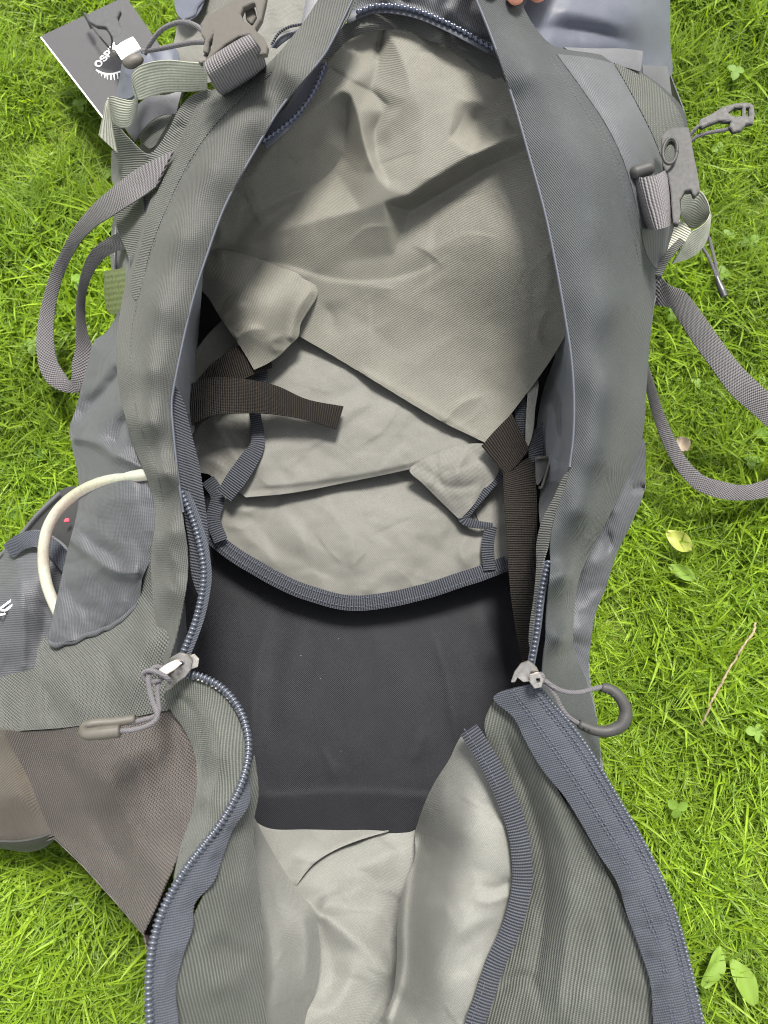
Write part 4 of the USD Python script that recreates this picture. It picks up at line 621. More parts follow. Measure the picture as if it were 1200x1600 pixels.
hem('zipper_tape', [(14, 862), (36, 846), (58, 842), (82, 856), (106, 884)], 26, [.091, .099, .107, .108, .104], mat='tape')
sheet('hip_pocket_side', M['mesh'], B, [(-60, 1083, .070), (18, 1053, .090), (40, 1049, .092), (54, 1047, .094), (54, 1080, .105), (44, 1112, .112), (32, 1140, .118), (-60, 1142, .08)], [], [([(0, 1070), (10, 1100), (5, 1138)], 3, 10, 12)], res=4, theta=.2, seed=34)
for a, b, w in (((-40, 978), (31, 928), 3.2), ((10, 952), (26, 938), 3), ((8, 954), (28, 941), 2.5), ((2, 954), (15, 951), 3.0), ((-6, 960), (8, 959), 3.2)):
    hem('logo_stroke', [a, ((a[0] + b[0]) / 2, (a[1] + b[1]) / 2 + 1.5), b], w, [.1075, .112, .1085], mat='white', thick=.0006, crown=.0002)
slab('bar_tack', M['red'], B, [(99, 814), (102, 810), (107, 809), (108, 815), (101, 816)], .088, .003, smooth_px=.4)
# ================================================================ front flap, folded down towards the camera
sheet('flap_lining', M['lining3'], B, [(430, 1325, .109), (520, 1308, .106), (610, 1302, .104), (640, 1300, .105), (668, 1290, .110), (690, 1400, .114), (680, 1500, .112), (650, 1600, .112), (640, 1720, .112), (440, 1720, .150), (446, 1560, .146), (450, 1450, .138)],
      [(560, 1400, .115), (520, 1345, .111), (540, 1600, .134)], [([(505, 1432), (560, 1427), (602, 1430)], 1.5, 3, 12, 1.3, (.03, .25))],
      tin=[[(503, 1426, 4), (512, 1394, 11), (545, 1364, 16), (590, 1344, 15), (645, 1318, 6)], [(480, 1410, 22), (510, 1432, 23), (545, 1462, 22), (585, 1498, 19), (613, 1521, 16)], [(520, 1414, 8), (560, 1420, 9), (600, 1426, 3)], [(606, 1392, 3), (618, 1414, -6)],
           [(622, 1440, -8), (618, 1500, -6), (610, 1570, -8)], [(498, 1442, 10), (512, 1480, 1), (519, 1520, -2), (507, 1552, 0)], [(552, 1486, 15), (547, 1530, 15), (526, 1568, 14), (500, 1585, 13), (480, 1575, 8)], [(580, 1560, 9), (560, 1620, 9), (540, 1680, 7)], [(605, 1545, 4), (600, 1600, 0)]], sigma=2.2, res=3.4, theta=.5, seed=40, micro=.2)
sheet('flap_lining', M['lining3'], B, [(380, 1262, .112), (400, 1284, .104), (420, 1294, .102), (480, 1296, .104), (530, 1297, .106), (580, 1297, .108), (607, 1299, .109, 1), (560, 1313, .1185), (522, 1329, .1225), (491, 1349, .126), (474, 1368, .129), (462, 1386, .130, 1), (440, 1380, .13), (410, 1330, .12)], [(470, 1330, .126)], [([(462, 1384), (491, 1346), (522, 1326), (562, 1310), (604, 1299)], 2.5, 14, 5, 1.4, (.02, .05))], res=3, theta=.2, seed=47, micro=.2)
sheet('flap_lining', M['lining3'], B, [(366, 1200, .20), (388, 1256, .185), (401, 1284, .176), (430, 1338, .172), (459, 1383, .170), (472, 1400, .169), (485, 1414, .168), (494, 1435, .165), (499, 1465, .161), (500, 1505, .158), (494, 1545, .156), (480, 1582, .154), (470, 1640, .154), (462, 1720, .154), (372, 1720, .25), (378, 1500, .252), (376, 1350, .236)],
      [(420, 1370, .196), (440, 1440, .200), (465, 1500, .184), (440, 1560, .196), (478, 1450, .180), (440, 1640, .194)], [([(412, 1420), (424, 1500), (418, 1600)], -4, 12, 18, 1.7), ([(470, 1420), (480, 1470), (474, 1540)], 2.5, 12, 8, 1.5)], res=3.4, theta=.5, seed=48, micro=.2)
sheet('flap_lining', M['lining3'], B, [(648, 1300, .116), (660, 1264, .152), (676, 1228, .180), (700, 1190, .206), (728, 1145, .228), (760, 1170, .232), (790, 1240, .230), (812, 1310, .228), (820, 1350, .226), (810, 1420, .222), (780, 1490, .222), (755, 1560, .222), (735, 1720, .222), (560, 1720, .14), (592, 1600, .142), (612, 1560, .143), (620, 1500, .142), (621, 1440, .140), (630, 1390, .137), (648, 1340, .132)],
      [(720, 1300, .222), (700, 1420, .222), (690, 1540, .218)],
      [([(652, 1300), (635, 1385), (630, 1440), (628, 1520), (605, 1600)], 7, 6, 26, 1.5, (.05, .02)), ([(800, 1376), (770, 1388), (740, 1376)], -3, 10, 10, 1.5, (.02, .5)), ([(800, 1398), (760, 1410), (730, 1400)], 3, 8, 12, 1.5, (.02, .5)), ([(790, 1430), (750, 1440), (700, 1470), (670, 1540)], 4, 16, 26, 1.7), ([(735, 1600), (740, 1540), (760, 1480)], 3, 10, 14), ([(700, 1190), (690, 1260), (680, 1340)], 3, 16, 22, 1.8), ([(745, 1250), (770, 1262), (790, 1262)], -2, 10, 10)], res=4, theta=-.2, seed=41, micro=.6)
bd = [(732, 1140), (752, 1170), (772, 1205), (792, 1248), (808, 1295), (815, 1340), (816, 1378), (809, 1420), (794, 1462), (774, 1505), (757, 1555), (742, 1600), (730, 1700)]
hem('hem_binding', bd, [30] * 1 if False else 31, [.240, .241, .241, .240, .238, .237, .236, .234, .233, .232, .232, .232, .232], crown=.0012)
sheet('flap_panel', M['ribbed'], B, [(775, 1092, .246), (764, 1108, .243), (757, 1135, .240), (770, 1175, .232), (800, 1240, .222), (818, 1300, .218), (825, 1360, .214), (815, 1420, .208), (795, 1470, .206), (768, 1540, .208), (745, 1720, .208), (1050, 1720, .270), (1030, 1600, .268), (1015, 1530, .266), (995, 1470, .264), (965, 1400, .260), (930, 1330, .256), (880, 1250, .254), (840, 1180, .251), (805, 1110, .248)],
      [(900, 1400, .246), (860, 1350, .232), (900, 1550, .246), (820, 1210, .233), (850, 1500, .228), (960, 1560, .256)],
      [([(780, 1110), (800, 1180), (830, 1260), (850, 1350), (848, 1450), (830, 1560)], -5, 12, 14, 1.7, (.15, .15)), ([(815, 1150), (855, 1240), (885, 1340), (885, 1450), (870, 1600)], 4, 16, 18, 1.8, (.1, .1)), ([(850, 1200), (920, 1330), (950, 1480), (950, 1650)], -2.2, 18, 18, 1.8), ([(935, 1540), (900, 1580), (880, 1660)], 3, 14, 18, 1.7), ([(770, 1570), (800, 1530), (830, 1530), (850, 1600)], -4, 12, 14)], res=4, theta=1.35 + 1.57, seed=42, micro=.8)
zo = [(838, 1066, .262), (862, 1098, .262), (890, 1130, .264), (918, 1168, .266), (945, 1212, .268), (972, 1258, .270), (1000, 1306, .272), (1024, 1352, .274), (1046, 1402, .276), (1064, 1456, .278), (1080, 1520, .280), (1096, 1590, .282), (1118, 1720, .284)]
zi = [(774, 1090, .254), (800, 1122, .254), (822, 1160, .256), (850, 1202, .258), (880, 1246, .260), (910, 1290, .262), (938, 1334, .264), (962, 1380, .267), (980, 1430, .270), (1002, 1482, .271), (1014, 1540, .272), (1021, 1600, .273), (1040, 1720, .275)]
wv = [(1.5 * math.sin(i * 2.1)) for i in range(13)]
def lerp(a, b, f, dz=0.): return [tuple(np.array(p) * (1 - f) + np.array(q_) * f + (0, 0, dz)) for p, q_ in zip(a, b)]
tp = sheet('zipper_tape', M['tape'], B, zo[::1] + [zi[-1] + ()] + [(q_[0] + w_ * 2.2, q_[1], q_[2] + .0005 * w_) for q_, w_ in zip(zi[::-1][1:], wv)], lerp(zo, zi, .5, .0025), [([(q_[0], q_[1]) for q_ in lerp(zo, zi, .22)], -1.0, 4, 4, 1.6, (.02, .02)), ([(962, 1395), (985, 1390), (1010, 1380)], 2.2, 8, 8), ([(990, 1455), (1020, 1445), (1040, 1430)], -2.2, 9, 9), ([(1004, 1490), (1030, 1485), (1050, 1475)], 2.0, 8, 9), ([(1018, 1548), (1045, 1540), (1065, 1525)], 2.0, 9, 9)], res=3.2, theta=1.05, seed=43, micro=.7)
teeth('zipper_teeth', M['teeth'], tp, zo, .0026, .0016, .0014)
def stitches(name, mat, parent, pts, step=.0032, l=.0017, r=.0004, off=.0008):
    W = PP(catmull_n(pts, 10)); n = int(np.linalg.norm(np.diff(W, axis=0), axis=1).sum() / step); W, _ = resamp(W, n); t = np.gradient(W, axis=0); t /= np.linalg.norm(t, axis=1, keepdims=True)
    out = []
    for p, d in zip(W, t):
        u = np.cross(d, [0, 0, 1.]); u /= np.linalg.norm(u); w = np.cross(u, d); m = TOOTH.copy(); T = np.eye(4); T[:3, 0], T[:3, 1], T[:3, 2], T[:3, 3] = d * l / 2, u * r, w * r * .7, p + np.array([0, 0, off]); m.apply_transform(T); out.append(m)
    return obj(name, trimesh.util.concatenate(out), mat, parent, kind='stuff', smooth=True)
M['thread'] = plain('navy_thread', (.04, .045, .07), .6)
M['threadl'] = plain('pale_thread', (.45, .42, .36), .6)
for f in (.14, .22): stitches('stitching', M['thread'], tp, lerp(zo, zi, f, .0005), .0030, .0016, .0006, .0012)
for f in (.55, .62): stitches('stitching', M['thread'], tp, lerp(zo, zi, f, .0019), .0034, .0022, .0004, .0012)
stitches('stitching', M['thread'], B, [(a_ - 6, b_, z_ + .0012) for (a_, b_), z_ in zip(bd, [.240, .241, .241, .240, .238, .237, .236, .234, .233, .232, .232, .232, .232])], .0034, .0022, .0004, .0008)
hp = [(328, 836), (360, 862), (400, 887), (440, 909), (480, 926), (550, 942), (640, 930), (720, 906), (792, 880)]
for o_ in (-7, 6): stitches('stitching', M['thread'], B, [(a_, b_ + o_, .1152) for a_, b_ in hp], .0034, .0022, .0004, .0009)
# left half of the flap
jz = [(284, 1052, .262), (312, 1057, .265), (340, 1070, .268), (363, 1092, .272), (380, 1122, .277), (388, 1160, .282), (384, 1200, .288), (370, 1240, .293), (347, 1282, .298), (320, 1318, .303), (292, 1355, .308), (266, 1398, .312), (247, 1442, .315), (236, 1490, .318), (232, 1540, .320), (234, 1600, .321), (240, 1720, .322)]
ji = [(300, 1080, .258), (322, 1090, .260), (345, 1108, .262), (362, 1130, .265), (376, 1155, .268), (392, 1182, .272), (398, 1212, .278), (388, 1258, .284), (374, 1302, .290), (362, 1345, .296), (340, 1385, .300), (326, 1418, .304), (318, 1452, .307), (300, 1490, .310), (300, 1545, .311), (288, 1600, .312), (290, 1720, .312)]
ji = [tuple(np.array(b_) * .74 + np.array(a_) * .26) for a_, b_ in zip(jz, ji)]
sheet('flap_panel', M['ribbed'], B, [(398, 1180, .270), (404, 1240, .262), (396, 1290, .258), (402, 1360, .256), (410, 1440, .254), (412, 1540, .252), (414, 1720, .25), (262, 1720, .308), (268, 1600, .309), (282, 1500, .308), (300, 1440, .304), (330, 1375, .298), (352, 1310, .291), (374, 1240, .281)],
      [(350, 1500, .288), (370, 1380, .281)], [([(330, 1460), (370, 1490), (400, 1480)], -4, 18, 22, 1.7), ([(390, 1250), (385, 1350), (395, 1450)], 2.5, 10, 10), ([(320, 1560), (350, 1540), (390, 1560)], 3, 18, 18, 1.8)], res=4, theta=.2, seed=44, label='inner side of the near flap')
sheet('flap_edge', M['ribbed'], B, [(256, 1090, .244), (262, 1062, .250), (284, 1054, .256), (340, 1080, .264), (364, 1108, .269), (378, 1140, .274), (384, 1180, .281), (370, 1232, .288), (345, 1280, .294), (318, 1316, .299), (290, 1352, .303), (272, 1380, .304), (280, 1330, .272), (300, 1268, .262), (308, 1215, .254), (302, 1172, .249), (285, 1136, .243), (268, 1112, .240)], [(340, 1180, .278), (325, 1250, .283), (320, 1120, .266)],
      [([(275, 1085), (300, 1110), (315, 1160), (312, 1220)], -3.5, 9, 10, 1.6, (.05, .2)), ([(310, 1085), (335, 1130), (345, 1190), (325, 1260)], 3, 12, 12, 1.6)], res=3, theta=.1, seed=45)
tp2 = sheet('zipper_tape', M['tape'], B, jz + [(q_[0] + 7 * math.sin(i * 2.3), q_[1], q_[2] + .0012 * math.sin(i * 2.3)) for i, q_ in enumerate(ji[::-1])], lerp(jz, ji, .5, .0015), [([(q_[0], q_[1]) for q_ in lerp(jz, ji, .3)], -.9, 4, 5, 1.6, (.02, .02)), ([(320, 1450), (300, 1440), (280, 1430)], 2, 9, 9), ([(302, 1500), (285, 1500), (262, 1495)], -2, 10, 10), ([(300, 1545), (280, 1550), (260, 1550)], 2, 10, 10), ([(362, 1350), (345, 1345), (325, 1340)], -2, 10, 10)], res=3, theta=.9, seed=46, micro=.6)
teeth('zipper_teeth', M['teeth'], tp2, [(q_[0], q_[1], q_[2] + .001) for q_ in jz], .0030, .0030, .0020)
stitches('stitching', M['threadl'], tp2, lerp(jz, ji, .26, .0003)[:8], .0036, .0022, .0006, .0012)
# outer side of the hanging flap below the zip edges, to the grass
ft = PP([(938, 1225, .19), (960, 1245, .262), (1000, 1310, .270), (1046, 1404, .274), (1080, 1522, .278), (1096, 1592, .280), (1118, 1720, .282)])
fb = PP([(880, 1230, .0), (885, 1260, .0), (890, 1330, .0), (900, 1420, .0), (905, 1540, .0), (905, 1600, .0), (905, 1720, .0)])
ruled('flap_outside', M['shell'], B, ft, fb, 8, (0, 0, .01), n=50)
ft = PP([(287, 1325, .276), (272, 1382, .298), (247, 1444, .311), (233, 1540, .316), (240, 1720, .318)]); fb = PP([(310, 1330, .10), (300, 1400, .08), (310, 1470, .06), (320, 1560, .05), (330, 1720, .05)])
ruled('flap_outside', M['shell'], B, ft, fb, 8, (0, 0, 0), n=40)

# ---------------------------------------------------------------- zip sliders with pulls
def numbered_last(name):
    n = USED[f'{B}/{name}']; return f'{B}/{name}' if n == 1 else f'{B}/{name}_{n - 1:03d}'
def ell(cx, cy, rx, ry, a=0.): return [(cx + rx * math.cos(t) * math.cos(a) - ry * math.sin(t) * math.sin(a), cy + rx * math.cos(t) * math.sin(a) + ry * math.sin(t) * math.cos(a)) for t in np.linspace(0, 2 * math.pi, 24, endpoint=False)]
def frame(px, py, z, yaw, tilt=0., roll=0.):
    T = trimesh.transformations.euler_matrix(roll, tilt, yaw); T[:3, 3] = P(px, py, z); return T
def part(name, m, T, mat, parent, smooth=35, label=None):
    m = m.copy(); m.apply_transform(T); return obj(name, m, mat, parent, label=label, smooth=smooth)
def box_poly(pts): return sg.Polygon(pts)
def slider(px, py, z, yaw, tilt, s=1.0):
    """metal slider: two wing plates, a bridge over the top and a loop tab for the pull"""
    T = frame(px, py, z, yaw, tilt); mm = 1e-3 * s
    body = sg.Polygon([(-5.5, -3), (-4, -4.5), (1, -4.2), (5.5, -2.6), (5.5, 2.6), (1, 4.2), (-4, 4.5), (-5.5, 3)]).buffer(.6)
    body = sa.scale(body, mm, mm, origin=(0, 0))
    bot = slab_mesh(body, 1.3 * mm, .35 * mm); top = slab_mesh(body, 1.3 * mm, .35 * mm); top.apply_translation([0, 0, 3.2 * mm])
    post = trimesh.creation.box((3 * mm, 2 * mm, 3 * mm)); post.apply_translation([3.6 * mm, 0, 2.2 * mm])
    br = tube_mesh(np.array([[-4.5, 0, 4.4], [-4.2, 0, 6.4], [-2, 0, 7.3], [2, 0, 7.2], [4, 0, 6], [4.4, 0, 4.3]]) * mm, 1.15 * mm, 8)
    br = trimesh.Trimesh(br[0], br[1], process=False)
    part('zipper_slider', trimesh.util.concatenate([bot, top, post]), T, M['metal'], B); sl = numbered_last('zipper_slider')
    part('slider_bridge', br, T, M['metal'], sl, smooth=60)
    tab = sa.scale(sg.Polygon([(-2, -2.3), (5, -2.9), (10, -3), (12, -1.8), (12, 1.8), (10, 3), (5, 2.9), (-2, 2.3)]).buffer(.5), mm, mm, origin=(0, 0)).difference(sa.scale(sg.box(6.6, -1.5, 10.2, 1.5), mm, mm, origin=(0, 0)))
    return T, tab, sl
def numbered_last(name):
    n = USED[f'{B}/{name}']; return f'{B}/{name}' if n == 1 else f'{B}/{name}_{n - 1:03d}'
slab('zipper_slider', M['metal'], B, [(257, 1041), (266, 1028), (280, 1020), (293, 1023), (300, 1034), (297, 1047), (289, 1058), (277, 1066), (266, 1077), (256, 1081), (259, 1072), (268, 1062), (262, 1052)], .2745, .0026, holes=[[(271, 1040), (284, 1033), (289, 1037), (276, 1046)]], tilt=(.2, .35), bevel=.0009, smooth_px=1.2); sl = numbered_last('zipper_slider')
slab('slider_body', M['metal'], sl, [(288, 1026), (304, 1022), (311, 1030), (309, 1042), (298, 1046), (290, 1044)], .2690, .0040, tilt=(-.2, .1), bevel=.0012, smooth_px=1.2)
slab('pull_tab', M['metal'], sl, [(248, 1046), (262, 1036), (276, 1030), (284, 1036), (274, 1045), (258, 1055)], .2790, .0018, tilt=(.1, -.25), bevel=.0006, smooth_px=1.0)
slab('zipper_slider', M['metal'], B, [(798, 1067), (804, 1050), (814, 1037), (826, 1033), (838, 1043), (843, 1053), (838, 1062), (829, 1064), (824, 1055), (817, 1050), (810, 1056), (805, 1066)], .2745, .0026, tilt=(.25, .45), bevel=.0009, smooth_px=1.2); sl = numbered_last('zipper_slider')
slab('slider_body', M['metal'], sl, [(812, 1044), (826, 1038), (838, 1050), (832, 1064), (818, 1066), (808, 1058)], .2690, .0040, tilt=(.1, .1), bevel=.0012, smooth_px=1.2)
slab('pull_tab', M['metal'], sl, [(828, 1054), (842, 1050), (850, 1062), (846, 1074), (836, 1076), (828, 1066)], .2770, .0016, holes=[[(838, 1060), (844, 1060), (844, 1067), (838, 1067)]], tilt=(-.1, .2), bevel=.0006, smooth_px=1.0)
# left pull: knotted cord and hook shaped end
cd = M['cord']
tube('pull_cord', cd, B, [(262, 1054, .276), (250, 1062, .279), (236, 1066, .280), (226, 1060, .280), (224, 1052, .282), (234, 1048, .284), (250, 1052, .285), (262, 1060, .283), (266, 1066, .278)], .0017, k=9)
tube('pull_cord', cd, B, [(256, 1044, .276), (244, 1042, .278), (236, 1048, .279), (232, 1060, .282), (234, 1080, .284), (239, 1098, .286), (245, 1112, .288), (245, 1122, .288), (236, 1131, .289), (222, 1137, .290), (205, 1141, .292), (188, 1142, .293)], .0017, k=9)
tube('pull_cord', cd, B, [(248, 1064, .277), (246, 1080, .278), (247, 1098, .280), (248, 1112, .281), (240, 1120, .281), (228, 1124, .281), (212, 1128, .281), (200, 1130, .281)], .0017, k=9)
hk = catmull_n([(212, 1123, .281), (180, 1128, .282), (150, 1130, .284), (134, 1134, .287), (130, 1142, .291), (136, 1147, .294), (160, 1145, .294), (188, 1142, .293)], 8)
W = PP(hk); V, F, U = tube_mesh(W, np.interp(np.linspace(0, 1, len(W)), [0, .12, .5, .85, 1], [.0030, .0034, .0030, .0046, .0044]), 12)
obj('pull_handle', (V, F), M['plastict'], B, smooth=True)
# right pull: two cords and a crescent grip
tube('pull_cord', cd, B, [(842, 1062, .272), (852, 1064, .273), (866, 1074, .271), (884, 1081, .268), (905, 1082, .264), (925, 1077, .260), (942, 1073, .257)], .0017, k=9)
tube('pull_cord', cd, B, [(840, 1066, .270), (856, 1072, .270), (868, 1088, .267), (876, 1104, .263), (888, 1120, .259), (905, 1131, .255)], .0017, k=9)
tube('pull_cord', cd, B, [(830, 1064, .272), (838, 1056, .275), (846, 1054, .275), (848, 1062, .274), (840, 1070, .272)], .0017, k=9)
hk = catmull_n([(940, 1074, .257), (955, 1078, .257), (970, 1092, .257), (978, 1112, .256), (972, 1132, .256), (952, 1142, .255), (930, 1141, .255), (904, 1131, .255)], 8)
W = PP(hk); V, F, U = tube_mesh(W, np.interp(np.linspace(0, 1, len(W)), [0, .05, .5, .95, 1], [.0031, .0036, .0048, .0036, .0031]), 14)
ph = obj('pull_handle', (V, F), M['plastic'], B, smooth=True)
for q_ in ((949, 1083, .2615), (958, 1087, .2615), (913, 1137, .2595), (921, 1140, .2595)):
    m = trimesh.creation.icosphere(subdivisions=1, radius=.0006); part('grip_hole', m, frame(q_[0], q_[1], q_[2], 0), M['blackp'], ph, smooth=True)

# ---------------------------------------------------------------- buckles, loops, elastics, cords
# upper left side-release buckle half and its webbing loop
slab('buckle', M['plastict'], B, [(322, 24), (345, 12), (372, -8), (378, -30), (420, -30), (414, 4), (408, 30), (398, 46), (412, 58), (418, 72), (416, 84), (404, 86), (398, 70), (390, 54), (372, 58), (352, 70), (336, 84), (326, 96), (322, 92), (330, 74), (332, 60), (318, 50), (312, 38)],
     .328, .0065, holes=[[(380, 12), (398, 4), (402, 26), (394, 40), (380, 32), (376, 22)]], tilt=(.1, .25), bevel=.0012)
slab('buckle_prong', M['plastict'], numbered_last('buckle'), [(312, 40), (332, 44), (334, 52), (326, 66), (324, 84), (316, 80), (320, 62), (314, 54)], .324, .007, tilt=(.1, .25), bevel=.0012)
slab('buckle_tab', M['plastict'], numbered_last('buckle'), [(382, 16), (396, 8), (400, 26), (393, 38), (384, 30)], .324, .004, tilt=(.2, .1), bevel=.001)
slab('buckle_bar', M['plastict'], numbered_last('buckle'), [(308, 92), (320, 82), (325, 88), (322, 96), (312, 98)], .318, .005, bevel=.0012)
ribbon('webbing_loop', M['webl'], B, [(352, 150, .262), (345, 147, .282), (336, 138, .305), (327, 122, .320), (320, 108, .324), (319, 100, .322), (324, 95, .314)], [(416, 104, .268), (415, 99, .290), (412, 88, .312), (406, 74, .326), (398, 62, .330), (392, 55, .327), (388, 54, .318)], .0022, ur=1)
# right buckle half
slab('buckle', M['plastic'], B, [(1034, 212), (1044, 202), (1060, 198), (1076, 198), (1080, 215), (1084, 240), (1090, 268), (1094, 296), (1084, 308), (1080, 296), (1070, 298), (1062, 312), (1064, 330), (1060, 350), (1052, 348), (1050, 330), (1048, 300), (1044, 276), (1036, 258), (1034, 236)],
     .262, .006, holes=[ell(1047, 236, 8, 17, .12)], tilt=(.25, -.1), bevel=.0012)
bk = numbered_last('buckle')
rg = catmull_n([(x_, y_, .2655) for x_, y_ in ell(1047, 236, 11, 20, .12)[::2]] + [(*ell(1047, 236, 11, 20, .12)[0], .2655)], 4); V, F, U = tube_mesh(PP(rg), .0014, 8); obj('buckle_prong', (V, F), M['plastic'], bk, smooth=True)
m = trimesh.creation.capsule(height=.010, radius=.0052, count=[12, 12]); m.apply_translation([0, 0, -.005])
part('buckle_bar', m, frame(1013, 264, .2680, math.radians(15), math.radians(90)), M['plastic'], bk, smooth=True)
ribbon('webbing_loop', M['webl'], B, [(986, 270, .222), (984, 270, .240), (988, 273, .258), (1002, 277, .270), (1020, 275, .272), (1034, 269, .266), (1042, 264, .254)], [(1014, 352, .216), (1012, 356, .233), (1014, 358, .250), (1024, 359, .263), (1038, 356, .264), (1048, 351, .257), (1054, 344, .246)], .0022, ur=0)
# pale elastic, left: an S of ribbon
ribbon('elastic_band', M['elastic'], B, [(324, 99, .290), (296, 97, .286), (262, 94, .281), (232, 98, .276), (213, 106, .268), (205, 120, .260), (209, 138, .253), (213, 150, .247), (206, 157, .243), (192, 155, .240), (176, 151, .238), (168, 153, .236)],
       [(324, 140, .262), (296, 143, .258), (262, 144, .255), (240, 149, .251), (224, 155, .247), (215, 156, .242), (212, 158, .238), (214, 172, .232), (206, 194, .224), (193, 200, .219), (180, 194, .216), (172, 178, .220)], .0014, ur=1)
ribbon('elastic_band', M['elastic'], B, [(169, 153, .238), (164, 165, .236), (159, 188, .228), (154, 211, .220)], [(170, 155, .238), (173, 180, .229), (178, 210, .219), (184, 239, .208)], .0014, ur=1)
# right elastic loop
ribbon('elastic_band', M['elastic'], B, [(1062, 306, .226), (1078, 300, .224), (1094, 298, .222), (1106, 316, .219), (1110, 334, .216)], [(1064, 338, .200), (1068, 344, .196), (1078, 356, .192), (1092, 354, .194), (1107, 342, .200)], .0014, ur=1)
ribbon('elastic_band', M['elastic'], B, [(1110, 333, .216), (1104, 346, .214), (1092, 356, .211), (1080, 363, .208), (1070, 379, .203)], [(1109, 346, .204), (1107, 366, .196), (1098, 386, .190), (1080, 402, .186), (1050, 412, .182)], .0014, ur=1)
sheet('elastic_end', M['elastic'], B, [(1062, 342, .196), (1072, 350, .196), (1081, 364, .195), (1068, 382, .192), (1040, 396, .188), (1044, 372, .19)], [], [], res=3, theta=1.0, micro=0)
ribbon('side_strap', M['pocket'], B, [(1070, 378, .206), (1058, 392, .205), (1044, 410, .204), (1034, 432, .203)], [(1062, 372, .203), (1046, 388, .203), (1030, 408, .203), (1022, 430, .203)], .0016)
# drawcord at the upper right with its open end piece
tube('drawcord', cd, B, [(1076, 214, .185), (1086, 202, .19), (1094, 196, .192), (1100, 193, .192)], .0017, k=9)
tube('drawcord', cd, B, [(1078, 222, .182), (1090, 213, .186), (1110, 207, .189), (1128, 204, .190), (1142, 200, .191)], .0017, k=9)
endp = [(1092, 196), (1094, 186), (1110, 178), (1130, 166), (1150, 160), (1168, 159), (1178, 163), (1180, 176), (1178, 192), (1166, 194), (1158, 203), (1146, 206), (1140, 198), (1142, 190), (1124, 188), (1108, 194), (1098, 199)]
slab('cord_end', M['plastic'], B, endp, .197, .0055, holes=[[(1138, 176), (1148, 168), (1160, 167), (1160, 180), (1148, 181)], [(1166, 168), (1171, 168), (1171, 181), (1166, 180)]], tilt=(.1, 0), bevel=.0016, smooth_px=1.2)
tube('drawcord', cd, B, [(1088, 372, .11), (1096, 384, .105), (1106, 400, .10), (1114, 418, .095), (1120, 436, .09)], .0015, k=8)
tube('drawcord', cd, B, [(1100, 358, .11), (1108, 372, .105), (1113, 392, .10), (1118, 412, .095), (1122, 434, .09)], .0015, k=8)
tube('cord_end', M['plasticd'], B, [(1119, 430, .09), (1123, 442, .09), (1128, 454, .09), (1132, 464, .09)], [.0018, .0030, .0040, .0036], k=12)
# left drawcord loop with its cord lock
tube('drawcord', cd, B, [(226, 84, .268), (236, 66, .276), (252, 47, .284), (272, 37, .290), (290, 35, .296), (306, 40, .300), (318, 50, .302)], .0019, k=9)
tube('drawcord', cd, B, [(222, 80, .268), (250, 76, .276), (280, 70, .284), (304, 66, .292), (322, 66, .298)], .0019, k=9)
m = trimesh.creation.icosphere(subdivisions=3, radius=1.0); m.vertices *= [.0088, .0054, .0048]; m.vertices[:, 1] += .0006 * np.sin(m.vertices[:, 0] * 300)
part('cord_lock', m, frame(208, 96, .262, math.radians(14)), M['plastict'], B, smooth=True)
# lashing loops
def low(pts): return [(a_, b_, z_ - .03 * min(max((.2 - z_) / .1, 0), 1)) for a_, b_, z_ in pts]
ribbon('lashing_strap', M['web'], B, low([(272, 236, .262), (245, 248, .256), (212, 266, .246), (180, 290, .225), (148, 318, .195), (120, 350, .165), (98, 388, .138), (78, 430, .115), (64, 480, .10), (57, 530, .092), (62, 575, .088), (80, 603, .086), (112, 614, .085), (138, 604, .088), (148, 575, .092), (145, 545, .098), (136, 515, .108), (133, 478, .122), (140, 440, .142), (165, 402, .172), (212, 384, .21)]),
       low([(244, 292, .256), (225, 306, .250), (200, 322, .238), (175, 338, .216), (150, 354, .188), (128, 376, .160), (112, 402, .134), (96, 440, .113), (86, 485, .099), (84, 530, .093), (90, 565, .090), (102, 585, .089), (109, 596, .090), (112, 588, .094), (113, 568, .098), (117, 545, .103), (119, 515, .112), (119, 475, .127), (126, 430, .147), (148, 386, .178), (208, 352, .214)]), .0020)
ribbon('lashing_strap', M['web'], B, low([(1024, 434, .200), (1032, 432, .202), (1046, 446, .200), (1070, 456, .190), (1094, 486, .170), (1122, 526, .150), (1156, 570, .134), (1204, 616, .120), (1245, 650, .108), (1280, 690, .095), (1270, 735, .085), (1236, 762, .080), (1198, 777, .079), (1160, 782, .079), (1122, 778, .081), (1086, 764, .086), (1058, 734, .094), (1036, 694, .108), (1020, 650, .125), (1010, 610, .145), (1005, 580, .16)]),
       low([(1024, 476, .186), (1032, 478, .187), (1046, 480, .185), (1060, 500, .175), (1082, 534, .158), (1108, 570, .142), (1140, 614, .127), (1178, 648, .114), (1210, 678, .104), (1236, 704, .094), (1234, 726, .086), (1212, 742, .082), (1190, 752, .081), (1160, 758, .081), (1128, 752, .084), (1098, 742, .089), (1072, 716, .097), (1050, 676, .112), (1034, 636, .13), (1022, 598, .15), (1012, 566, .165)]), .0020)

# ================================================================ drinking tube
tube('drinking_tube', M['tube'], '/World', [(262, 737, .240), (230, 741, .232), (190, 747, .214), (150, 757, .190), (118, 773, .166), (92, 796, .150), (76, 822, .143), (69, 850, .138), (68, 880, .131), (72, 908, .128), (79, 930, .126), (89, 953, .124), (106, 985, .122)], .0050, label='milky translucent drinking tube curving out of the left side of the backpack', k=16, cat='tube')

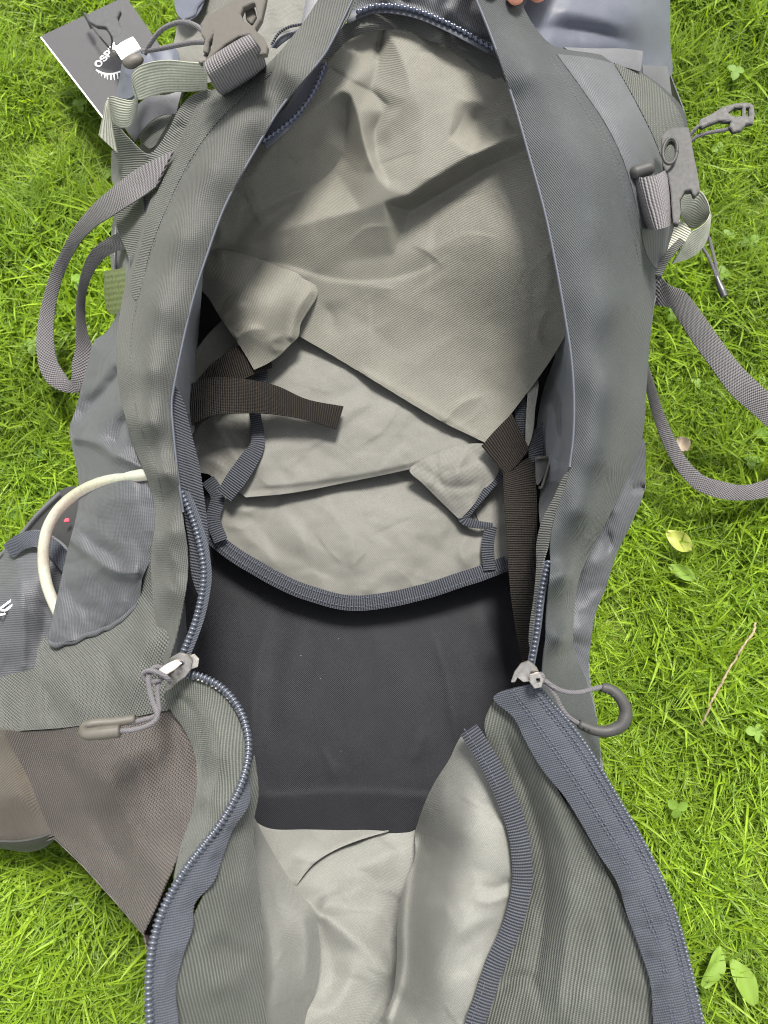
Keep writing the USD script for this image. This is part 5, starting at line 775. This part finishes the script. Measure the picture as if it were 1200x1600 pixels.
# ================================================================ swing tag with its cord and clip
TG = thing('swing_tag', 'charcoal card swing tag with white lettering on the grass at upper left', 'tag')
zc_, tl = .068, (.12, -.05)
def tagz(px, py, dz=0.):
    """point on the tag's upper face"""
    C = P(160, 70, zc_); n = np.array([-tl[0], -tl[1], 1.]); n /= np.linalg.norm(n); d = at(px, py, 0.) - CAM; return CAM + d * (((C - CAM) @ n) / (d @ n)) + n * dz
cardo = [(66, 57), (196, -4), (260, 82), (166, 200)]
cw = np.array([tagz(*p) for p in [(64, 56), (196, -6), (262, 88), (172, 196)]])
def card(name, W, mat, parent, t):
    n = np.cross(W[1] - W[0], W[2] - W[0]); n /= np.linalg.norm(n); n = n if n[2] > 0 else -n; ex = W[1] - W[0]; ex /= np.linalg.norm(ex); ey = np.cross(n, ex)
    poly = sg.Polygon([((w - W[0]) @ ex, (w - W[0]) @ ey) for w in W]).buffer(-.0006).buffer(.0006); m = slab_mesh(poly, t, .0001, 1)
    T = np.eye(4); T[:3, 0], T[:3, 1], T[:3, 2], T[:3, 3] = ex, ey, n, W[0] - n * t; m.apply_transform(T); return obj(name, m, mat, parent), n
_, tn = card('card', cw, M['tagc'], TG, .0006)
c2 = cw + (cw - cw.mean(0)) * np.array([.0, .0, .0]); e_ = cw[3] - cw[0]; s_ = np.cross(tn, e_); s_ /= np.linalg.norm(s_); s_ = s_ if s_ @ (cw[0] - cw.mean(0)) > 0 else -s_
card('card_back', np.array([cw[0] + s_ * .0016, cw[1], cw[2], cw[3] + s_ * .0016]) - tn * .0008, M['white'], TG, .0008)
def on_tag(mesh, px, py, ang, dz=.0001):
    o, a = tagz(px, py), tagz(px + 10 * math.cos(ang), py - 10 * math.sin(ang)); ex = (a - o) / np.linalg.norm(a - o); ey = np.cross(tn, ex); T = np.eye(4); T[:3, 0], T[:3, 1], T[:3, 2], T[:3, 3] = ex, ey, tn, o + tn * dz; mesh = mesh.copy(); mesh.apply_transform(T); return mesh
obj('lettering', on_tag(meshkit.text_mesh('OSPREY', .0082, .00025, True), 154, 107, math.radians(47)), M['white'], TG)
arc = catmull([(151, 110, 0), (162, 115, 0), (176, 115.5, 0), (188, 112, 0)], 1)[:, :2]; strokes = []
for f_, l_ in zip(np.linspace(.12, 1, 8), (3, 5, 7, 8.5, 9.5, 10, 10, 9)):
    i = int(f_ * (len(arc) - 1)); p = arc[i]; d = np.array([-.15 + .35 * f_, 1.0]); d /= np.linalg.norm(d); nrm = np.array([-d[1], d[0]])
    strokes.append(sg.Polygon([p - nrm * 1.1, p + nrm * 1.1, p + d * l_ + nrm * .3, p + d * l_ - nrm * .3]))
strokes.append(sg.LineString(arc).buffer(1.0))
lg = shapely.union_all(strokes); ms = []
for g_ in getattr(lg, 'geoms', [lg]):
    W = np.array([tagz(*p) for p in np.array(g_.exterior.coords)[:-1]]); ex = (tagz(170, 70) - tagz(160, 70)); ex /= np.linalg.norm(ex); ey = np.cross(tn, ex); o_ = W[0]
    m = trimesh.creation.extrude_polygon(sg.Polygon(np.c_[(W - o_) @ ex, (W - o_) @ ey]).buffer(0), .00025); T = np.eye(4); T[:3, 0], T[:3, 1], T[:3, 2], T[:3, 3] = ex, ey, tn, o_ + tn * .0001; m.apply_transform(T); ms.append(m)
obj('wing_emblem', trimesh.util.concatenate(ms), M['white'], TG)
tube('tag_cord', M['blackp'], TG, [(136, 26, .083), (146, 44, .085), (158, 60, .088), (170, 74, .092), (178, 84, .10), (190, 92, .12)], .0009, k=7)
tube('tag_cord', M['plastict'], TG, [(160, 40, .090), (170, 50, .093), (175, 62, .094), (174, 74, .094), (178, 84, .10)], .0010, k=7)
tube('cord_clasp', M['blackp'], TG, [(132, 22, .081), (137, 28, .083), (141, 36, .083), (143, 44, .081)], [.0020, .0026, .0026, .0018], k=10)
# clip lying over the tag, on the pack's strap
slab('strap_clip', M['plasticd'], B, [(134, 27), (158, 18), (182, 4), (188, 16), (183, 28), (188, 42), (204, 54), (208, 60), (180, 72), (176, 58), (166, 42), (150, 40), (140, 34)], .112, .005, tilt=(.1, -.1), bevel=.0012)
ribbon('clip_strap', M['white'], B, [(178, 75, .113), (184, 84, .121), (190, 94, .130)], [(208, 58, .118), (214, 66, .126), (220, 76, .134)], .0014)
sheet('lid_flap', M['lid'], B, [(190, 100, .20), (214, 84, .205), (238, 78, .21), (275, 76, .215), (275, 110, .215), (225, 120, .212), (208, 150, .205), (200, 154, .2), (184, 150, .19), (186, 126, .19)], [], [([(200, 100), (196, 125), (190, 148)], 3, 6, 6), ([(230, 80), (240, 95), (240, 110)], -3, 6, 6)], res=3, seed=50)

# ================================================================ hand that holds the edge of the opening, fingertip in frame
import manifold3d as m3
def hull_chain(j, seg=24):
    out = None
    for (a, ra), (b, rb) in zip(j[:-1], j[1:]):
        s = m3.Manifold.batch_hull([m3.Manifold.sphere(ra, seg).translate(tuple(map(float, a))), m3.Manifold.sphere(rb, seg).translate(tuple(map(float, b)))]); out = s if out is None else out + s
    return out
HD = thing('person', 'bare hand of a person holding the top edge of the opening', 'person')
tip = P(806, -8, .292)
O = np.array(tip); fx, fy, fz = np.array([1., 0, 0]), np.array([0, 1., 0]), np.array([0, 0, 1.])
def W_(x, y, z): return O + np.array([x, y, z]) * .001
Fi = [[(W_(0, 0, 0), .0072), (W_(4, 18, 14), .0080), (W_(10, 42, 22), .0090), (W_(22, 80, 10), .0105)],
      [(W_(-20, 6, 4), .0072), (W_(-16, 24, 18), .0082), (W_(-10, 52, 26), .0092), (W_(2, 86, 12), .0108)],
      [(W_(-39, 14, 2), .0070), (W_(-34, 32, 16), .0078), (W_(-28, 56, 24), .0088), (W_(-17, 86, 10), .0104)],
      [(W_(-54, 28, -2), .0062), (W_(-50, 42, 10), .0068), (W_(-45, 62, 17), .0078), (W_(-34, 86, 6), .0095)],
      [(W_(22, 22, -20), .0085), (W_(32, 46, -14), .0092), (W_(36, 76, -4), .0108), (W_(24, 118, 4), .0125)]]
hand = None
for f_ in Fi: h = hull_chain(f_); hand = h if hand is None else hand + h
palm = m3.Manifold.batch_hull([m3.Manifold.sphere(r, 24).translate(tuple(map(float, W_(*p)))) for p, r in (((22, 82, 8), .0115), ((-34, 86, 4), .010), ((2, 86, 10), .0115), ((22, 130, 4), .014), ((-18, 150, 2), .013), ((6, 160, 4), .016))])
arm = hull_chain([(W_(2, 155, 4), .021), (W_(4, 185, 8), .024), (W_(20, 330, 60), .038)], 32)
hand = (hand + palm + arm).refine_to_length(.004); mm_ = hand.to_mesh(); hm = trimesh.Trimesh(mm_.vert_properties[:, :3], mm_.tri_verts); trimesh.smoothing.filter_taubin(hm, .5, .53, 12)
hd = obj('hand', hm, M['skin'], HD, smooth=True)
for f_ in Fi[:4]:
    m = trimesh.creation.icosphere(subdivisions=2, radius=1.0); m.vertices *= [.0048, .0062, .0016]; d = f_[1][0] - f_[0][0]; d /= np.linalg.norm(d); x_ = np.cross(d, fz); x_ /= np.linalg.norm(x_); u_ = np.cross(x_, d); T = np.eye(4); T[:3, 0], T[:3, 1], T[:3, 2], T[:3, 3] = x_, d, u_, f_[0][0] + u_ * .0066 + d * .002
    m.apply_transform(T); obj('fingernail', m, M['nail'], hd, smooth=True)
sl_ = hull_chain([(W_(12, 262, 36), .040), (W_(26, 370, 76), .052)], 32); obj('sleeve', sl_, M['sleeve'], HD, smooth=40)
